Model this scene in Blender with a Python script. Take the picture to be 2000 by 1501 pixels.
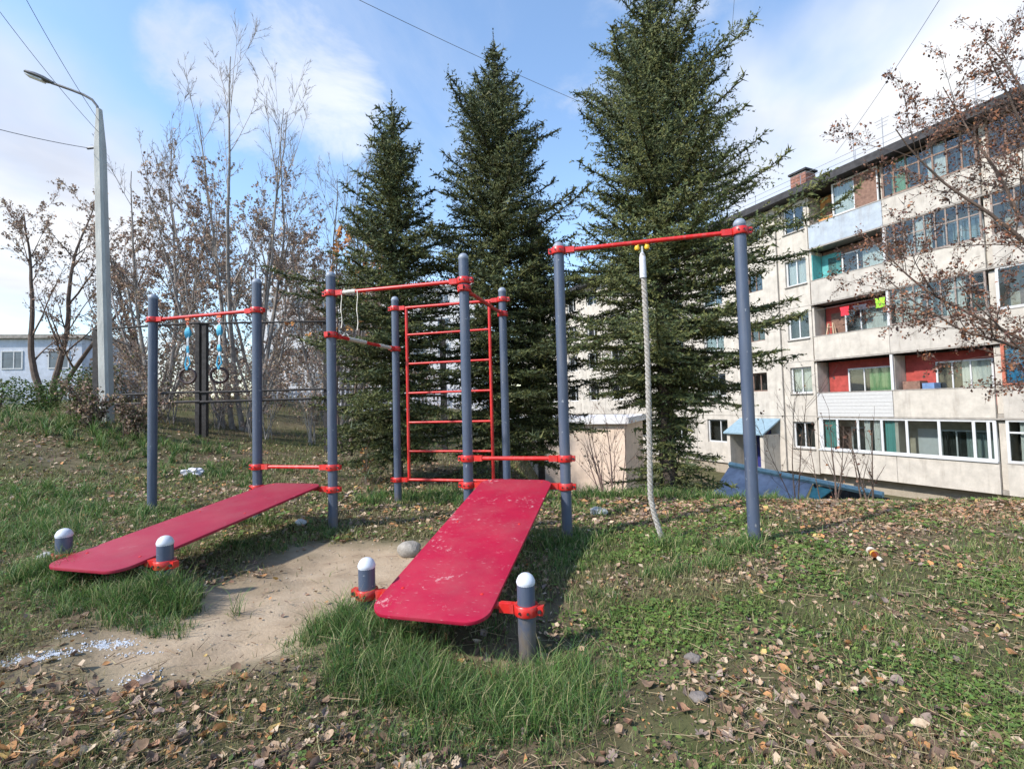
import bpy, bmesh, math, random
import numpy as np
from mathutils import Matrix, Vector
for o in list(bpy.data.objects):
    bpy.data.objects.remove(o)
scene = bpy.context.scene
COL = scene.collection
R = math.radians
rng = np.random.default_rng(11)
random.seed(5)
CAMZ = 1.40
EXPOSURE = 1.0
SUN_STR = 3.3
SKY_STR = 0.15
SKY_OX, SKY_OY = 0.4, 1.3
# (pixel measured in the photograph, angular radius in degrees, gain) of the cloud banks
SKY_BANKS = [(1640, 240, 19, 0.33), (10, 300, 16, 0.30), (1960, 60, 16, 0.08), (450, 700, 26, 0.12), (900, 180, 26, -0.14), (330, 40, 20, -0.10), (1150, 40, 20, -0.08), (1660, 10, 9, -0.16), (1180, 130, 8, 0.10)]
SKY_PUFFS = [(395, 90, 6.5, 1.0), (560, 80, 6, .9), (640, 190, 8, 1.0), (475, 150, 5, .9), (510, 235, 6, .8), (1180, 140, 8, .6), (1330, 60, 10, .7)]

# ------------------------------------------------------------------ camera
PITCH, ROLL, FPX = R(2.449), R(-1.517), 932.9
cam_data = bpy.data.cameras.new('camera')
cam_data.sensor_width = 36.0
cam_data.lens = 36.0 * FPX / 2000.0
cam_data.clip_start = 0.05
cam_data.clip_end = 3000
cam = bpy.data.objects.new('camera', cam_data)
COL.objects.link(cam)
_u = Vector((0, -math.sin(PITCH), math.cos(PITCH)))
_f = Vector((0, math.cos(PITCH), math.sin(PITCH)))
_x = Vector((1, 0, 0))
_r = _x * math.cos(ROLL) + _u * math.sin(ROLL)
_up = _u * math.cos(ROLL) - _x * math.sin(ROLL)
M = Matrix.Identity(4)
for i in range(3):
    M[i][0], M[i][1], M[i][2] = _r[i], _up[i], -_f[i]
M[2][3] = CAMZ
cam.matrix_world = M
scene.camera = cam

# ------------------------------------------------------------------ light
SUN_AZ = math.atan2(-0.86, -0.50)      # compass direction of the sun (x, y)
SUN_EL = R(41)
world = bpy.data.worlds.new('World')
scene.world = world
world.use_nodes = True
wn = world.node_tree
wn.nodes.clear()
def wnode(t, **kw):
    n = wn.nodes.new(t)
    for k, v in kw.items():
        setattr(n, k, v)
    return n
def wl(a, b):
    wn.links.new(a, b)
def wmath(op, a, b=None, c=None, clamp=False):
    n = wnode('ShaderNodeMath', operation=op, use_clamp=clamp)
    for i, v in enumerate((a, b, c)):
        if v is None:
            continue
        if isinstance(v, (int, float)):
            n.inputs[i].default_value = v
        else:
            wl(v, n.inputs[i])
    return n.outputs[0]
sky = wnode('ShaderNodeTexSky', sky_type='NISHITA')
sky.sun_disc = False
sky.sun_elevation = SUN_EL
sky.sun_rotation = SUN_AZ
sky.altitude = 0
sky.air_density = 1.25
sky.dust_density = 0.25
sky.ozone_density = 3.0
tc = wnode('ShaderNodeTexCoord')
sep = wnode('ShaderNodeSeparateXYZ'); wl(tc.outputs['Generated'], sep.inputs[0])
zc = wmath('ADD', wmath('MAXIMUM', sep.outputs[2], 0.0), 0.16)
cmb = wnode('ShaderNodeCombineXYZ')
wl(wmath('DIVIDE', sep.outputs[0], zc), cmb.inputs[0])
wl(wmath('DIVIDE', sep.outputs[1], zc), cmb.inputs[1])
def wnoise(scale, detail, rough, off, stretch=None):
    mp = wnode('ShaderNodeMapping')
    mp.inputs['Location'].default_value = off
    if stretch:
        mp.inputs['Rotation'].default_value = (0, 0, stretch[0])
        mp.inputs['Scale'].default_value = stretch[1]
    wl(cmb.outputs[0], mp.inputs[0])
    n = wnode('ShaderNodeTexNoise')
    n.inputs['Scale'].default_value = scale
    n.inputs['Detail'].default_value = detail
    n.inputs['Roughness'].default_value = rough
    n.inputs['Distortion'].default_value = 0.35
    wl(mp.outputs[0], n.inputs['Vector'])
    return n.outputs[0]
big = wnoise(0.55, 7, 0.56, (SKY_OX, SKY_OY, 0))
wisp = wnoise(1.7, 8, 0.62, (7.3, 2.1, 3.0), (R(35), (1.0, 0.45, 1)))
# cumulus banks standing where the photograph shows them, in world directions
def bank(d, width, gain):
    v = Vector(d).normalized()
    dp = wnode('ShaderNodeVectorMath', operation='DOT_PRODUCT')
    wl(tc.outputs['Generated'], dp.inputs[0]); dp.inputs[1].default_value = v
    c = math.cos(R(width))
    mr = wnode('ShaderNodeMapRange', interpolation_type='SMOOTHSTEP')
    wl(dp.outputs['Value'], mr.inputs[0])
    mr.inputs[1].default_value = c; mr.inputs[2].default_value = 1.0 - (1 - c) * 0.08
    mr.inputs[3].default_value = 0.0; mr.inputs[4].default_value = gain
    return mr.outputs[0]
def pxdir(u, v):
    X = (u - 1000) / FPX; U = (750.5 - v) / FPX
    d = _f + _r * X + _up * U
    return d.normalized()
dens = big
for (u, v, w, g) in SKY_BANKS:
    dens = wmath('ADD', dens, bank(pxdir(u, v), w, g))
cum = wnode('ShaderNodeMapRange', interpolation_type='SMOOTHSTEP')
wl(dens, cum.inputs[0]); cum.inputs[1].default_value = 0.56; cum.inputs[2].default_value = 0.84
wsp = wnode('ShaderNodeMapRange', interpolation_type='SMOOTHSTEP')
wl(wisp, wsp.inputs[0]); wsp.inputs[1].default_value = 0.48; wsp.inputs[2].default_value = 0.80
wsp.inputs[4].default_value = 0.28
cov = wmath('MAXIMUM', cum.outputs[0], wsp.outputs[0])
# small torn puffs
pf_ = None
for (u, v, w, g) in SKY_PUFFS:
    b_ = bank(pxdir(u, v), w, g)
    pf_ = b_ if pf_ is None else wmath('MAXIMUM', pf_, b_)
pn = wnode('ShaderNodeMapRange', interpolation_type='SMOOTHSTEP')
wl(wmath('ADD', wmath('MULTIPLY', pf_, 0.34), wnoise(3.2, 9, 0.62, (2.0, 5.0, 1.0))), pn.inputs[0])
pn.inputs[1].default_value = 0.62; pn.inputs[2].default_value = 0.98; pn.inputs[4].default_value = 0.7
cov = wmath('MAXIMUM', cov, pn.outputs[0])
shade = wnode('ShaderNodeMapRange')
wl(wnoise(1.1, 5, 0.55, (1.0, 4.0, 0.0)), shade.inputs[0])
shade.inputs[1].default_value = 0.3; shade.inputs[2].default_value = 0.68
cc = wnode('ShaderNodeMix', data_type='RGBA')
wl(shade.outputs[0], cc.inputs[0])
cc.inputs[6].default_value = (2.5, 2.65, 3.05, 1)
cc.inputs[7].default_value = (4.1, 4.1, 4.1, 1)
mixc = wnode('ShaderNodeMix', data_type='RGBA')
wl(cov, mixc.inputs[0]); wl(sky.outputs[0], mixc.inputs[6]); wl(cc.outputs[2], mixc.inputs[7])
bg = wnode('ShaderNodeBackground')
bg.inputs[1].default_value = SKY_STR
wl(mixc.outputs[2], bg.inputs[0])
wo = wnode('ShaderNodeOutputWorld'); wl(bg.outputs[0], wo.inputs[0])

sd = bpy.data.lights.new('sun', 'SUN')
sd.energy = SUN_STR
sd.angle = R(2.2)
sd.color = (1.0, 0.95, 0.87)
sun = bpy.data.objects.new('sun', sd)
COL.objects.link(sun)
sv = Vector((math.sin(SUN_AZ) * math.cos(SUN_EL), math.cos(SUN_AZ) * math.cos(SUN_EL), math.sin(SUN_EL)))
sun.rotation_euler = sv.to_track_quat('Z', 'Y').to_euler()
sun.location = sv * 60
scene.render.engine = 'CYCLES'
scene.view_settings.view_transform = 'Standard'
scene.view_settings.look = 'None'
scene.view_settings.gamma = 1.0
scene.view_settings.use_curve_mapping = False
scene.view_settings.exposure = EXPOSURE
scene.render.resolution_x = 1024
scene.render.resolution_y = 768

# ------------------------------------------------------------------ helpers
def px(u, v, Y):
    """world point on the sight line of pixel (u, v) at depth Y; used only to measure the place"""
    d = pxdir(u, v)
    k = Y / d.y
    return Vector((d.x * k, d.y * k, d.z * k + CAMZ))
def tag(o, label=None, cat=None, group=None, kind=None):
    if label: o['label'] = label
    if cat: o['category'] = cat
    if group: o['group'] = group
    if kind: o['kind'] = kind
    return o
def empty(name, loc=(0, 0, 0), rz=0.0):
    o = bpy.data.objects.new(name, None)
    o.empty_display_size = 0.2
    o.location = loc; o.rotation_euler = (0, 0, rz)
    COL.objects.link(o)
    return o
def link(name, me, mat=None, parent=None):
    o = bpy.data.objects.new(name, me)
    if mat is not None and not me.materials:
        for m in (mat if isinstance(mat, (list, tuple)) else [mat]):
            me.materials.append(m)
    COL.objects.link(o)
    if parent is not None:
        o.parent = parent
    return o
def copy_tree(o, parent=None):
    c = o.copy(); COL.objects.link(c); c.parent = parent
    for ch in list(o.children):
        copy_tree(ch, c)
    return c
def mesh_np(name, V, F, smooth=False, col=None, mi=None):
    """V (n,3); F (m,3) or (m,4) int"""
    V = np.asarray(V, np.float32); F = np.asarray(F, np.int32)
    me = bpy.data.meshes.new(name)
    k = F.shape[1]
    me.vertices.add(len(V)); me.vertices.foreach_set('co', V.ravel())
    me.loops.add(F.size); me.loops.foreach_set('vertex_index', F.ravel())
    me.polygons.add(len(F))
    me.polygons.foreach_set('loop_start', np.arange(0, F.size, k, dtype=np.int32))
    if smooth:
        me.polygons.foreach_set('use_smooth', np.ones(len(F), bool))
    if mi is not None:
        me.polygons.foreach_set('material_index', np.asarray(mi, np.int32))
    me.update(calc_edges=True)
    if col is not None:
        a = me.color_attributes.new('Col', 'FLOAT_COLOR', 'POINT')
        c = np.ones((len(V), 4), np.float32); c[:, :3] = col
        a.data.foreach_set('color', c.ravel())
    return me
class MB:
    def __init__(self):
        self.v = []; self.f = []
    def add(self, vs, fs):
        b = len(self.v)
        self.v += [tuple(p) for p in vs]
        self.f += [tuple(i + b for i in f) for f in fs]
        return self
    def box(self, a, b):
        (x0, y0, z0), (x1, y1, z1) = a, b
        return self.add([(x0, y0, z0), (x1, y0, z0), (x1, y1, z0), (x0, y1, z0), (x0, y0, z1), (x1, y0, z1), (x1, y1, z1), (x0, y1, z1)],
                        [(0, 3, 2, 1), (4, 5, 6, 7), (0, 1, 5, 4), (1, 2, 6, 5), (2, 3, 7, 6), (3, 0, 4, 7)])
    def obox(self, c, ax, ay, az):
        c = Vector(c); ax = Vector(ax); ay = Vector(ay); az = Vector(az)
        vs = [c + ax * i + ay * j + az * k for k in (-1, 1) for (i, j) in ((-1, -1), (1, -1), (1, 1), (-1, 1))]
        return self.add(vs, [(0, 3, 2, 1), (4, 5, 6, 7), (0, 1, 5, 4), (1, 2, 6, 5), (2, 3, 7, 6), (3, 0, 4, 7)])
    def tube(self, pts, rad, n=10, cap=True):
        pts = [Vector(p) for p in pts]
        if not isinstance(rad, (list, tuple)): rad = [rad] * len(pts)
        rings = []
        prev = None
        for i, p in enumerate(pts):
            t = (pts[min(i + 1, len(pts) - 1)] - pts[max(i - 1, 0)]).normalized()
            if prev is None:
                a = t.cross(Vector((0, 0, 1)))
                if a.length < 0.05: a = t.cross(Vector((1, 0, 0)))
                a.normalize()
            else:
                a = (prev - t * prev.dot(t)).normalized()
            prev = a
            b = t.cross(a)
            rings.append([p + (a * math.cos(2 * math.pi * k / n) + b * math.sin(2 * math.pi * k / n)) * rad[i] for k in range(n)])
        vs = [v for r_ in rings for v in r_]
        fs = []
        for i in range(len(pts) - 1):
            for k in range(n):
                k2 = (k + 1) % n
                fs.append((i * n + k, i * n + k2, (i + 1) * n + k2, (i + 1) * n + k))
        if cap:
            fs.append(tuple(range(n - 1, -1, -1))); fs.append(tuple((len(pts) - 1) * n + k for k in range(n)))
        return self.add(vs, fs)
    def lathe(self, prof, n=24, c=(0, 0, 0)):
        vs = []; fs = []
        for (r_, z) in prof:
            vs += [(c[0] + r_ * math.cos(2 * math.pi * k / n), c[1] + r_ * math.sin(2 * math.pi * k / n), c[2] + z) for k in range(n)]
        for i in range(len(prof) - 1):
            for k in range(n):
                k2 = (k + 1) % n
                fs.append((i * n + k, i * n + k2, (i + 1) * n + k2, (i + 1) * n + k))
        fs.append(tuple(range(n - 1, -1, -1))); fs.append(tuple((len(prof) - 1) * n + k for k in range(n)))
        return self.add(vs, fs)
    def prism(self, poly, z0, z1):
        n = len(poly)
        vs = [(x, y, z0) for x, y in poly] + [(x, y, z1) for x, y in poly]
        fs = [tuple(range(n - 1, -1, -1)), tuple(range(n, 2 * n))] + [(i, (i + 1) % n, n + (i + 1) % n, n + i) for i in range(n)]
        return self.add(vs, fs)
    def build(self, name, mat, parent=None, smooth=False, bevel=0, M=None):
        me = bpy.data.meshes.new(name)
        vs = self.v if M is None else [tuple(M @ Vector(p)) for p in self.v]
        me.from_pydata(vs, [], self.f)
        if bevel or smooth:
            bm = bmesh.new(); bm.from_mesh(me)
            if bevel:
                ed = [e for e in bm.edges if len(e.link_faces) == 2 and e.calc_face_angle(0) > 0.6]
                bmesh.ops.bevel(bm, geom=ed, offset=bevel, segments=2, affect='EDGES', profile=0.6)
            if smooth:
                for f in bm.faces: f.smooth = True
                for e in bm.edges:
                    if len(e.link_faces) == 2 and e.calc_face_angle(0) > 0.7: e.smooth = False
            bm.to_mesh(me); bm.free()
        me.update()
        return link(name, me, mat, parent)

# ------------------------------------------------------------------ materials
def mat(name, col, rough=0.6, var=0.12, scale=6.0, bump=0.0, metallic=0.0, col2=None, stretch=None, detail=5, spec=None, bscale=None, coat=0.0):
    m = bpy.data.materials.new(name); m.use_nodes = True
    nt = m.node_tree; b = nt.nodes['Principled BSDF']
    t = nt.nodes.new('ShaderNodeTexCoord')
    src = t.outputs['Object']
    if stretch:
        mp = nt.nodes.new('ShaderNodeMapping'); mp.inputs['Scale'].default_value = stretch
        nt.links.new(src, mp.inputs[0]); src = mp.outputs[0]
    n = nt.nodes.new('ShaderNodeTexNoise'); n.inputs['Scale'].default_value = scale
    n.inputs['Detail'].default_value = detail; n.inputs['Roughness'].default_value = 0.62
    nt.links.new(src, n.inputs['Vector'])
    ramp = nt.nodes.new('ShaderNodeValToRGB')
    c = Vector(col)
    c2 = Vector(col2) if col2 else c * (1 - var * 1.6)
    c1 = c * (1 + var)
    ramp.color_ramp.elements[0].position = 0.3; ramp.color_ramp.elements[1].position = 0.68
    ramp.color_ramp.elements[0].color = (*c2, 1); ramp.color_ramp.elements[1].color = (*c1, 1)
    nt.links.new(n.outputs[0], ramp.inputs[0])
    nt.links.new(ramp.outputs[0], b.inputs['Base Color'])
    mr = nt.nodes.new('ShaderNodeMapRange'); nt.links.new(n.outputs[0], mr.inputs[0])
    mr.inputs[3].default_value = min(1, rough + 0.12); mr.inputs[4].default_value = max(0.02, rough - 0.12)
    nt.links.new(mr.outputs[0], b.inputs['Roughness'])
    b.inputs['Metallic'].default_value = metallic
    if coat: b.inputs['Coat Weight'].default_value = coat
    if spec is not None: b.inputs['Specular IOR Level'].default_value = spec
    if bump:
        n2 = nt.nodes.new('ShaderNodeTexNoise'); n2.inputs['Scale'].default_value = bscale or scale * 5
        n2.inputs['Detail'].default_value = 4
        nt.links.new(src, n2.inputs['Vector'])
        bp = nt.nodes.new('ShaderNodeBump'); bp.inputs['Strength'].default_value = bump
        bp.inputs['Distance'].default_value = 0.02
        nt.links.new(n2.outputs[0], bp.inputs['Height']); nt.links.new(bp.outputs[0], b.inputs['Normal'])
    return m
def mat_attr(name, rough=0.6, transl=0.0, spec=0.3, mult=None):
    m = bpy.data.materials.new(name); m.use_nodes = True
    nt = m.node_tree; b = nt.nodes['Principled BSDF']
    a = nt.nodes.new('ShaderNodeAttribute'); a.attribute_name = 'Col'
    nt.links.new(a.outputs['Color'], b.inputs['Base Color'])
    b.inputs['Roughness'].default_value = rough
    b.inputs['Specular IOR Level'].default_value = spec
    if transl:
        tr = nt.nodes.new('ShaderNodeBsdfTranslucent'); nt.links.new(a.outputs['Color'], tr.inputs[0])
        mx = nt.nodes.new('ShaderNodeMixShader'); mx.inputs[0].default_value = transl
        out = nt.nodes['Material Output']
        nt.links.new(b.outputs[0], mx.inputs[1]); nt.links.new(tr.outputs[0], mx.inputs[2]); nt.links.new(mx.outputs[0], out.inputs[0])
    return m
def mat_glass(name, tint=(0.03, 0.04, 0.05), rough=0.04):
    m = bpy.data.materials.new(name); m.use_nodes = True
    nt = m.node_tree; b = nt.nodes['Principled BSDF']; out = nt.nodes['Material Output']
    nt.nodes.remove(b)
    tr = nt.nodes.new('ShaderNodeBsdfTransparent'); tr.inputs[0].default_value = (0.86, 0.9, 0.9, 1)
    gl = nt.nodes.new('ShaderNodeBsdfGlossy'); gl.inputs['Roughness'].default_value = rough
    n = nt.nodes.new('ShaderNodeTexNoise'); n.inputs['Scale'].default_value = 1.3
    tc_ = nt.nodes.new('ShaderNodeTexCoord'); nt.links.new(tc_.outputs['Object'], n.inputs['Vector'])
    bp = nt.nodes.new('ShaderNodeBump'); bp.inputs['Strength'].default_value = 0.06; nt.links.new(n.outputs[0], bp.inputs['Height'])
    nt.links.new(bp.outputs[0], gl.inputs['Normal'])
    fr = nt.nodes.new('ShaderNodeFresnel'); fr.inputs[0].default_value = 1.45
    mp = nt.nodes.new('ShaderNodeMath'); mp.operation = 'MULTIPLY_ADD'; mp.inputs[1].default_value = 1.0; mp.inputs[2].default_value = 0.02
    nt.links.new(fr.outputs[0], mp.inputs[0])
    mx = nt.nodes.new('ShaderNodeMixShader'); nt.links.new(mp.outputs[0], mx.inputs[0])
    nt.links.new(tr.outputs[0], mx.inputs[1]); nt.links.new(gl.outputs[0], mx.inputs[2]); nt.links.new(mx.outputs[0], out.inputs[0])
    return m

# ------------------------------------------------------------------ terrain
_perm = rng.random((64, 64))
def vnoise(x, y):
    x = np.asarray(x, float); y = np.asarray(y, float)
    xi = np.floor(x).astype(int); yi = np.floor(y).astype(int)
    fx = x - xi; fy = y - yi
    fx = fx * fx * (3 - 2 * fx); fy = fy * fy * (3 - 2 * fy)
    a = _perm[xi % 64, yi % 64]; b = _perm[(xi + 1) % 64, yi % 64]
    c = _perm[xi % 64, (yi + 1) % 64]; d = _perm[(xi + 1) % 64, (yi + 1) % 64]
    return (a * (1 - fx) + b * fx) * (1 - fy) + (c * (1 - fx) + d * fx) * fy
def fbm(x, y, s=1.0, o=4, seed=0.0):
    t = 0; a = 0.5; n = 0
    for k in range(o):
        t = t + a * vnoise(np.asarray(x) * s + 17.3 * k + seed, np.asarray(y) * s + 9.1 * k + seed * 1.7); n += a
        a *= 0.5; s *= 2.03
    return t / n
def sm(a, b, x):
    t = np.clip((np.asarray(x, float) - a) / (b - a), 0, 1)
    return t * t * (3 - 2 * t)
def gauss(x, y, cx, cy, sx, sy=None, ang=0):
    sy = sy or sx
    dx = x - cx; dy = y - cy
    c, s = math.cos(ang), math.sin(ang)
    u = dx * c + dy * s; v = -dx * s + dy * c
    return np.exp(-(u / sx) ** 2 - (v / sy) ** 2)
def bare_mask(x, y):
    """trodden sandy patch between the two boards"""
    w = 0.25 * (fbm(x, y, 2.2, 4, 3.0) - 0.5)
    d = gauss(x + w, y - w, -1.70, 3.75, 1.05, 0.66, 0.5) + 0.6 * gauss(x - w, y - w, -0.75, 3.9, 0.5, 0.5) + 0.95 * gauss(x + w, y + w, -1.45, 4.75, 0.95, 0.42, -0.1) + 0.85 * gauss(x - w, y + w, -1.85, 2.95, 0.8, 0.42, 0.35)
    return np.clip(d * 1.45 - 0.27 + 0.75 * (fbm(x, y, 6.5, 4, 13.0) - 0.5), 0, 1) * sm(.1, .3, d)
def ground_z(x, y):
    x = np.asarray(x, float); y = np.asarray(y, float)
    z = 0.035 * np.clip(-x - 1.4, 0, 6)
    z = z + 1.25 * sm(-5.0, -13.0, x) * sm(4.5, 13.0, y)
    z = z + 0.75 * sm(9.0, 30.0, y) * sm(3.0, -3.0, x)
    z = z + 0.08 * gauss(x, y, 2.4, 4.3, 1.3)
    yc = np.maximum(6.7 - 0.22 * np.clip(x - 1.0, 0, 9), 4.8)
    z = z - 2.9 * sm(0.2, 8.0, y - yc) * sm(-0.6, 2.2, x)
    z = z - 0.16 * gauss(x, y, 0.0, 2.7, 1.0)
    z = z + 0.12 * gauss(x, y, -1.05, 3.08, 0.34) + 0.12 * gauss(x, y, -2.62, 3.55, 0.34, 0.26) + 0.15 * gauss(x, y, -3.66, 3.9, 0.4)
    z = z - 0.05 * bare_mask(x, y)
    far = sm(9, 14, np.hypot(x, y))
    z = z + (0.10 * (fbm(x, y, 0.45, 3) - 0.5) + 0.05 * (fbm(x, y, 2.3, 3, 5.0) - 0.5) * (1 - far))
    return z
def gz(x, y):
    return float(ground_z(np.array([x]), np.array([y]))[0])
def graded(lo, hi, step, end_lo, end_hi, g=1.16):
    c = list(np.arange(lo, hi + 1e-6, step))
    s = step; v = lo; a = []
    while v > end_lo:
        s *= g; v -= s; a.append(v)
    s = step; v = hi; b = []
    while v < end_hi:
        s *= g; v += s; b.append(v)
    return np.array(a[::-1] + c + b)
gx = graded(-6.0, 6.0, 0.068, -900, 900)
gy = graded(1.2, 8.5, 0.068, -400, 1800)
XX, YY = np.meshgrid(gx, gy)
ZZ = ground_z(XX, YY)
near = (np.hypot(XX, YY) < 9)
ZZ = ZZ + near * 0.022 * (fbm(XX, YY, 9.0, 3, 8.0) - 0.5) * (1 - 0.45 * bare_mask(XX, YY))
nx, ny = len(gx), len(gy)
idx = np.arange(nx * ny).reshape(ny, nx)
F = np.stack([idx[:-1, :-1], idx[:-1, 1:], idx[1:, 1:], idx[1:, :-1]], -1).reshape(-1, 4)
bm_ = bare_mask(XX, YY)
litter = np.clip(fbm(XX, YY, 1.1, 4, 2.0) * 1.6 - 0.35, 0, 1)
gcol = np.stack([bm_, litter, np.zeros_like(bm_)], -1).reshape(-1, 3)
gme = mesh_np('ground', np.stack([XX, YY, ZZ], -1).reshape(-1, 3), F, True, gcol)
gm = bpy.data.materials.new('soil'); gm.use_nodes = True
nt = gm.node_tree; B = nt.nodes['Principled BSDF']
at = nt.nodes.new('ShaderNodeAttribute'); at.attribute_name = 'Col'
sp = nt.nodes.new('ShaderNodeSeparateColor'); nt.links.new(at.outputs['Color'], sp.inputs[0])
tcn = nt.nodes.new('ShaderNodeTexCoord')
def nz(scale, det=6, ro=0.65):
    n = nt.nodes.new('ShaderNodeTexNoise'); n.inputs['Scale'].default_value = scale; n.inputs['Detail'].default_value = det
    n.inputs['Roughness'].default_value = ro
    nt.links.new(tcn.outputs['Object'], n.inputs['Vector']); return n.outputs[0]
def rmp(src, stops):
    r = nt.nodes.new('ShaderNodeValToRGB'); e = r.color_ramp.elements
    e[0].position, e[0].color = stops[0][0], (*stops[0][1], 1)
    e[1].position, e[1].color = stops[-1][0], (*stops[-1][1], 1)
    for p_, c_ in stops[1:-1]:
        q_ = e.new(p_); q_.color = (*c_, 1)
    nt.links.new(src, r.inputs[0]); return r.outputs[0]
soil = rmp(nz(5.5), [(0.28, (0.060, 0.044, 0.030)), (0.5, (0.12, 0.088, 0.058)), (0.7, (0.19, 0.145, 0.095))])
sand = rmp(nz(3.0, 8), [(0.25, (0.23, 0.170, 0.112)), (0.5, (0.345, 0.262, 0.18)), (0.75, (0.42, 0.33, 0.235))])
grs = rmp(nz(1.4, 7), [(0.3, (0.035, 0.042, 0.016)), (0.55, (0.07, 0.078, 0.028)), (0.75, (0.12, 0.10, 0.045))])
mxa = nt.nodes.new('ShaderNodeMix'); mxa.data_type = 'RGBA'
nt.links.new(sp.outputs[1], mxa.inputs[0]); nt.links.new(grs, mxa.inputs[6]); nt.links.new(soil, mxa.inputs[7])
mxb = nt.nodes.new('ShaderNodeMix'); mxb.data_type = 'RGBA'
nt.links.new(sp.outputs[0], mxb.inputs[0]); nt.links.new(mxa.outputs[2], mxb.inputs[6]); nt.links.new(sand, mxb.inputs[7])
nt.links.new(mxb.outputs[2], B.inputs['Base Color'])
B.inputs['Roughness'].default_value = 0.95; B.inputs['Specular IOR Level'].default_value = 0.15
bp = nt.nodes.new('ShaderNodeBump'); bp.inputs['Strength'].default_value = 0.6; bp.inputs['Distance'].default_value = 0.012
nt.links.new(nz(38, 5), bp.inputs['Height']); nt.links.new(bp.outputs[0], B.inputs['Normal'])
tag(link('ground', gme, gm), kind='structure')

# ------------------------------------------------------------------ workout frame
A_ = R(-14.607)
RV = Vector((math.cos(A_), math.sin(A_), 0)); QV = Vector((-math.sin(A_), math.cos(A_), 0))
PC = Vector((-2.107, 5.578, 0))
POST = dict(C=PC, E=PC + RV * 1.666, D=PC + QV * 1.548, F=PC + RV * 1.666 + QV * 1.548,
            B=PC - RV * 1.048, A=PC - RV * 2.692, G=PC + RV * 2.714, H=PC + RV * 4.444)
PTOP = dict(A=2.99, B=3.045, C=3.03, D=3.065, E=3.07, F=3.055, G=3.075, H=3.105)
m_post = mat('blue_grey_paint', (0.060, 0.078, 0.122), 0.42, 0.10, 9, 0.05, spec=0.45, stretch=(1, 1, 0.35))
m_tcap = mat('grey_plastic_cap', (0.22, 0.25, 0.31), 0.5, 0.08, 14)
def weather(m, z_soil, chip_col, chip=.66):
    nt = m.node_tree; b = nt.nodes['Principled BSDF']
    src = b.inputs['Base Color'].links[0].from_socket
    t = nt.nodes.new('ShaderNodeTexCoord')
    n = nt.nodes.new('ShaderNodeTexNoise'); n.inputs['Scale'].default_value = 22; n.inputs['Detail'].default_value = 5; nt.links.new(t.outputs['Object'], n.inputs['Vector'])
    c1 = nt.nodes.new('ShaderNodeMapRange'); nt.links.new(n.outputs[0], c1.inputs[0]); c1.inputs[1].default_value = chip; c1.inputs[2].default_value = chip + .03; c1.inputs[4].default_value = .75
    mx = nt.nodes.new('ShaderNodeMix'); mx.data_type = 'RGBA'; nt.links.new(c1.outputs[0], mx.inputs[0]); nt.links.new(src, mx.inputs[6]); mx.inputs[7].default_value = (*chip_col, 1)
    out = mx.outputs[2]
    # dusty streaks running down
    mp = nt.nodes.new('ShaderNodeMapping'); mp.inputs['Scale'].default_value = (14, 14, .9); nt.links.new(t.outputs['Object'], mp.inputs[0])
    n3 = nt.nodes.new('ShaderNodeTexNoise'); n3.inputs['Scale'].default_value = 1.6; n3.inputs['Detail'].default_value = 6; nt.links.new(mp.outputs[0], n3.inputs['Vector'])
    c3 = nt.nodes.new('ShaderNodeMapRange'); nt.links.new(n3.outputs[0], c3.inputs[0]); c3.inputs[1].default_value = .5; c3.inputs[2].default_value = .75; c3.inputs[4].default_value = .28
    m3 = nt.nodes.new('ShaderNodeMix'); m3.data_type = 'RGBA'; nt.links.new(c3.outputs[0], m3.inputs[0]); nt.links.new(out, m3.inputs[6]); m3.inputs[7].default_value = (.22, .20, .18, 1); out = m3.outputs[2]
    if z_soil:   # mud splashed up from the ground
        sp_ = nt.nodes.new('ShaderNodeSeparateXYZ'); nt.links.new(t.outputs['Object'], sp_.inputs[0])
        ad = nt.nodes.new('ShaderNodeMath'); ad.operation = 'MULTIPLY_ADD'; nt.links.new(n.outputs[0], ad.inputs[0]); ad.inputs[1].default_value = -.5; nt.links.new(sp_.outputs[2], ad.inputs[2])
        c2 = nt.nodes.new('ShaderNodeMapRange'); nt.links.new(ad.outputs[0], c2.inputs[0]); c2.inputs[1].default_value = -.30; c2.inputs[2].default_value = z_soil - .2; c2.inputs[3].default_value = .8; c2.inputs[4].default_value = 0
        m2 = nt.nodes.new('ShaderNodeMix'); m2.data_type = 'RGBA'; nt.links.new(c2.outputs[0], m2.inputs[0]); nt.links.new(out, m2.inputs[6]); m2.inputs[7].default_value = (.13, .10, .07, 1); out = m2.outputs[2]
    nt.links.new(out, b.inputs['Base Color'])
weather(m_post, .16, (.26, .28, .31), .68)
m_cap = mat('pale_plastic_cap', (0.52, 0.54, 0.60), 0.5, 0.08, 14)
m_red = mat('red_enamel', (0.54, 0.020, 0.016), 0.36, 0.10, 10, 0.03, col2=(0.42, 0.014, 0.014), spec=0.45)
weather(m_red, 0, (.20, .06, .045), .70)
m_bolt = mat('dark_bolt', (0.05, 0.045, 0.045), 0.5, 0.2, 30, metallic=0.6)
m_tape = mat('grubby_white_tape', (0.55, 0.52, 0.46), 0.8, 0.2, 40, 0.3)
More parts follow.
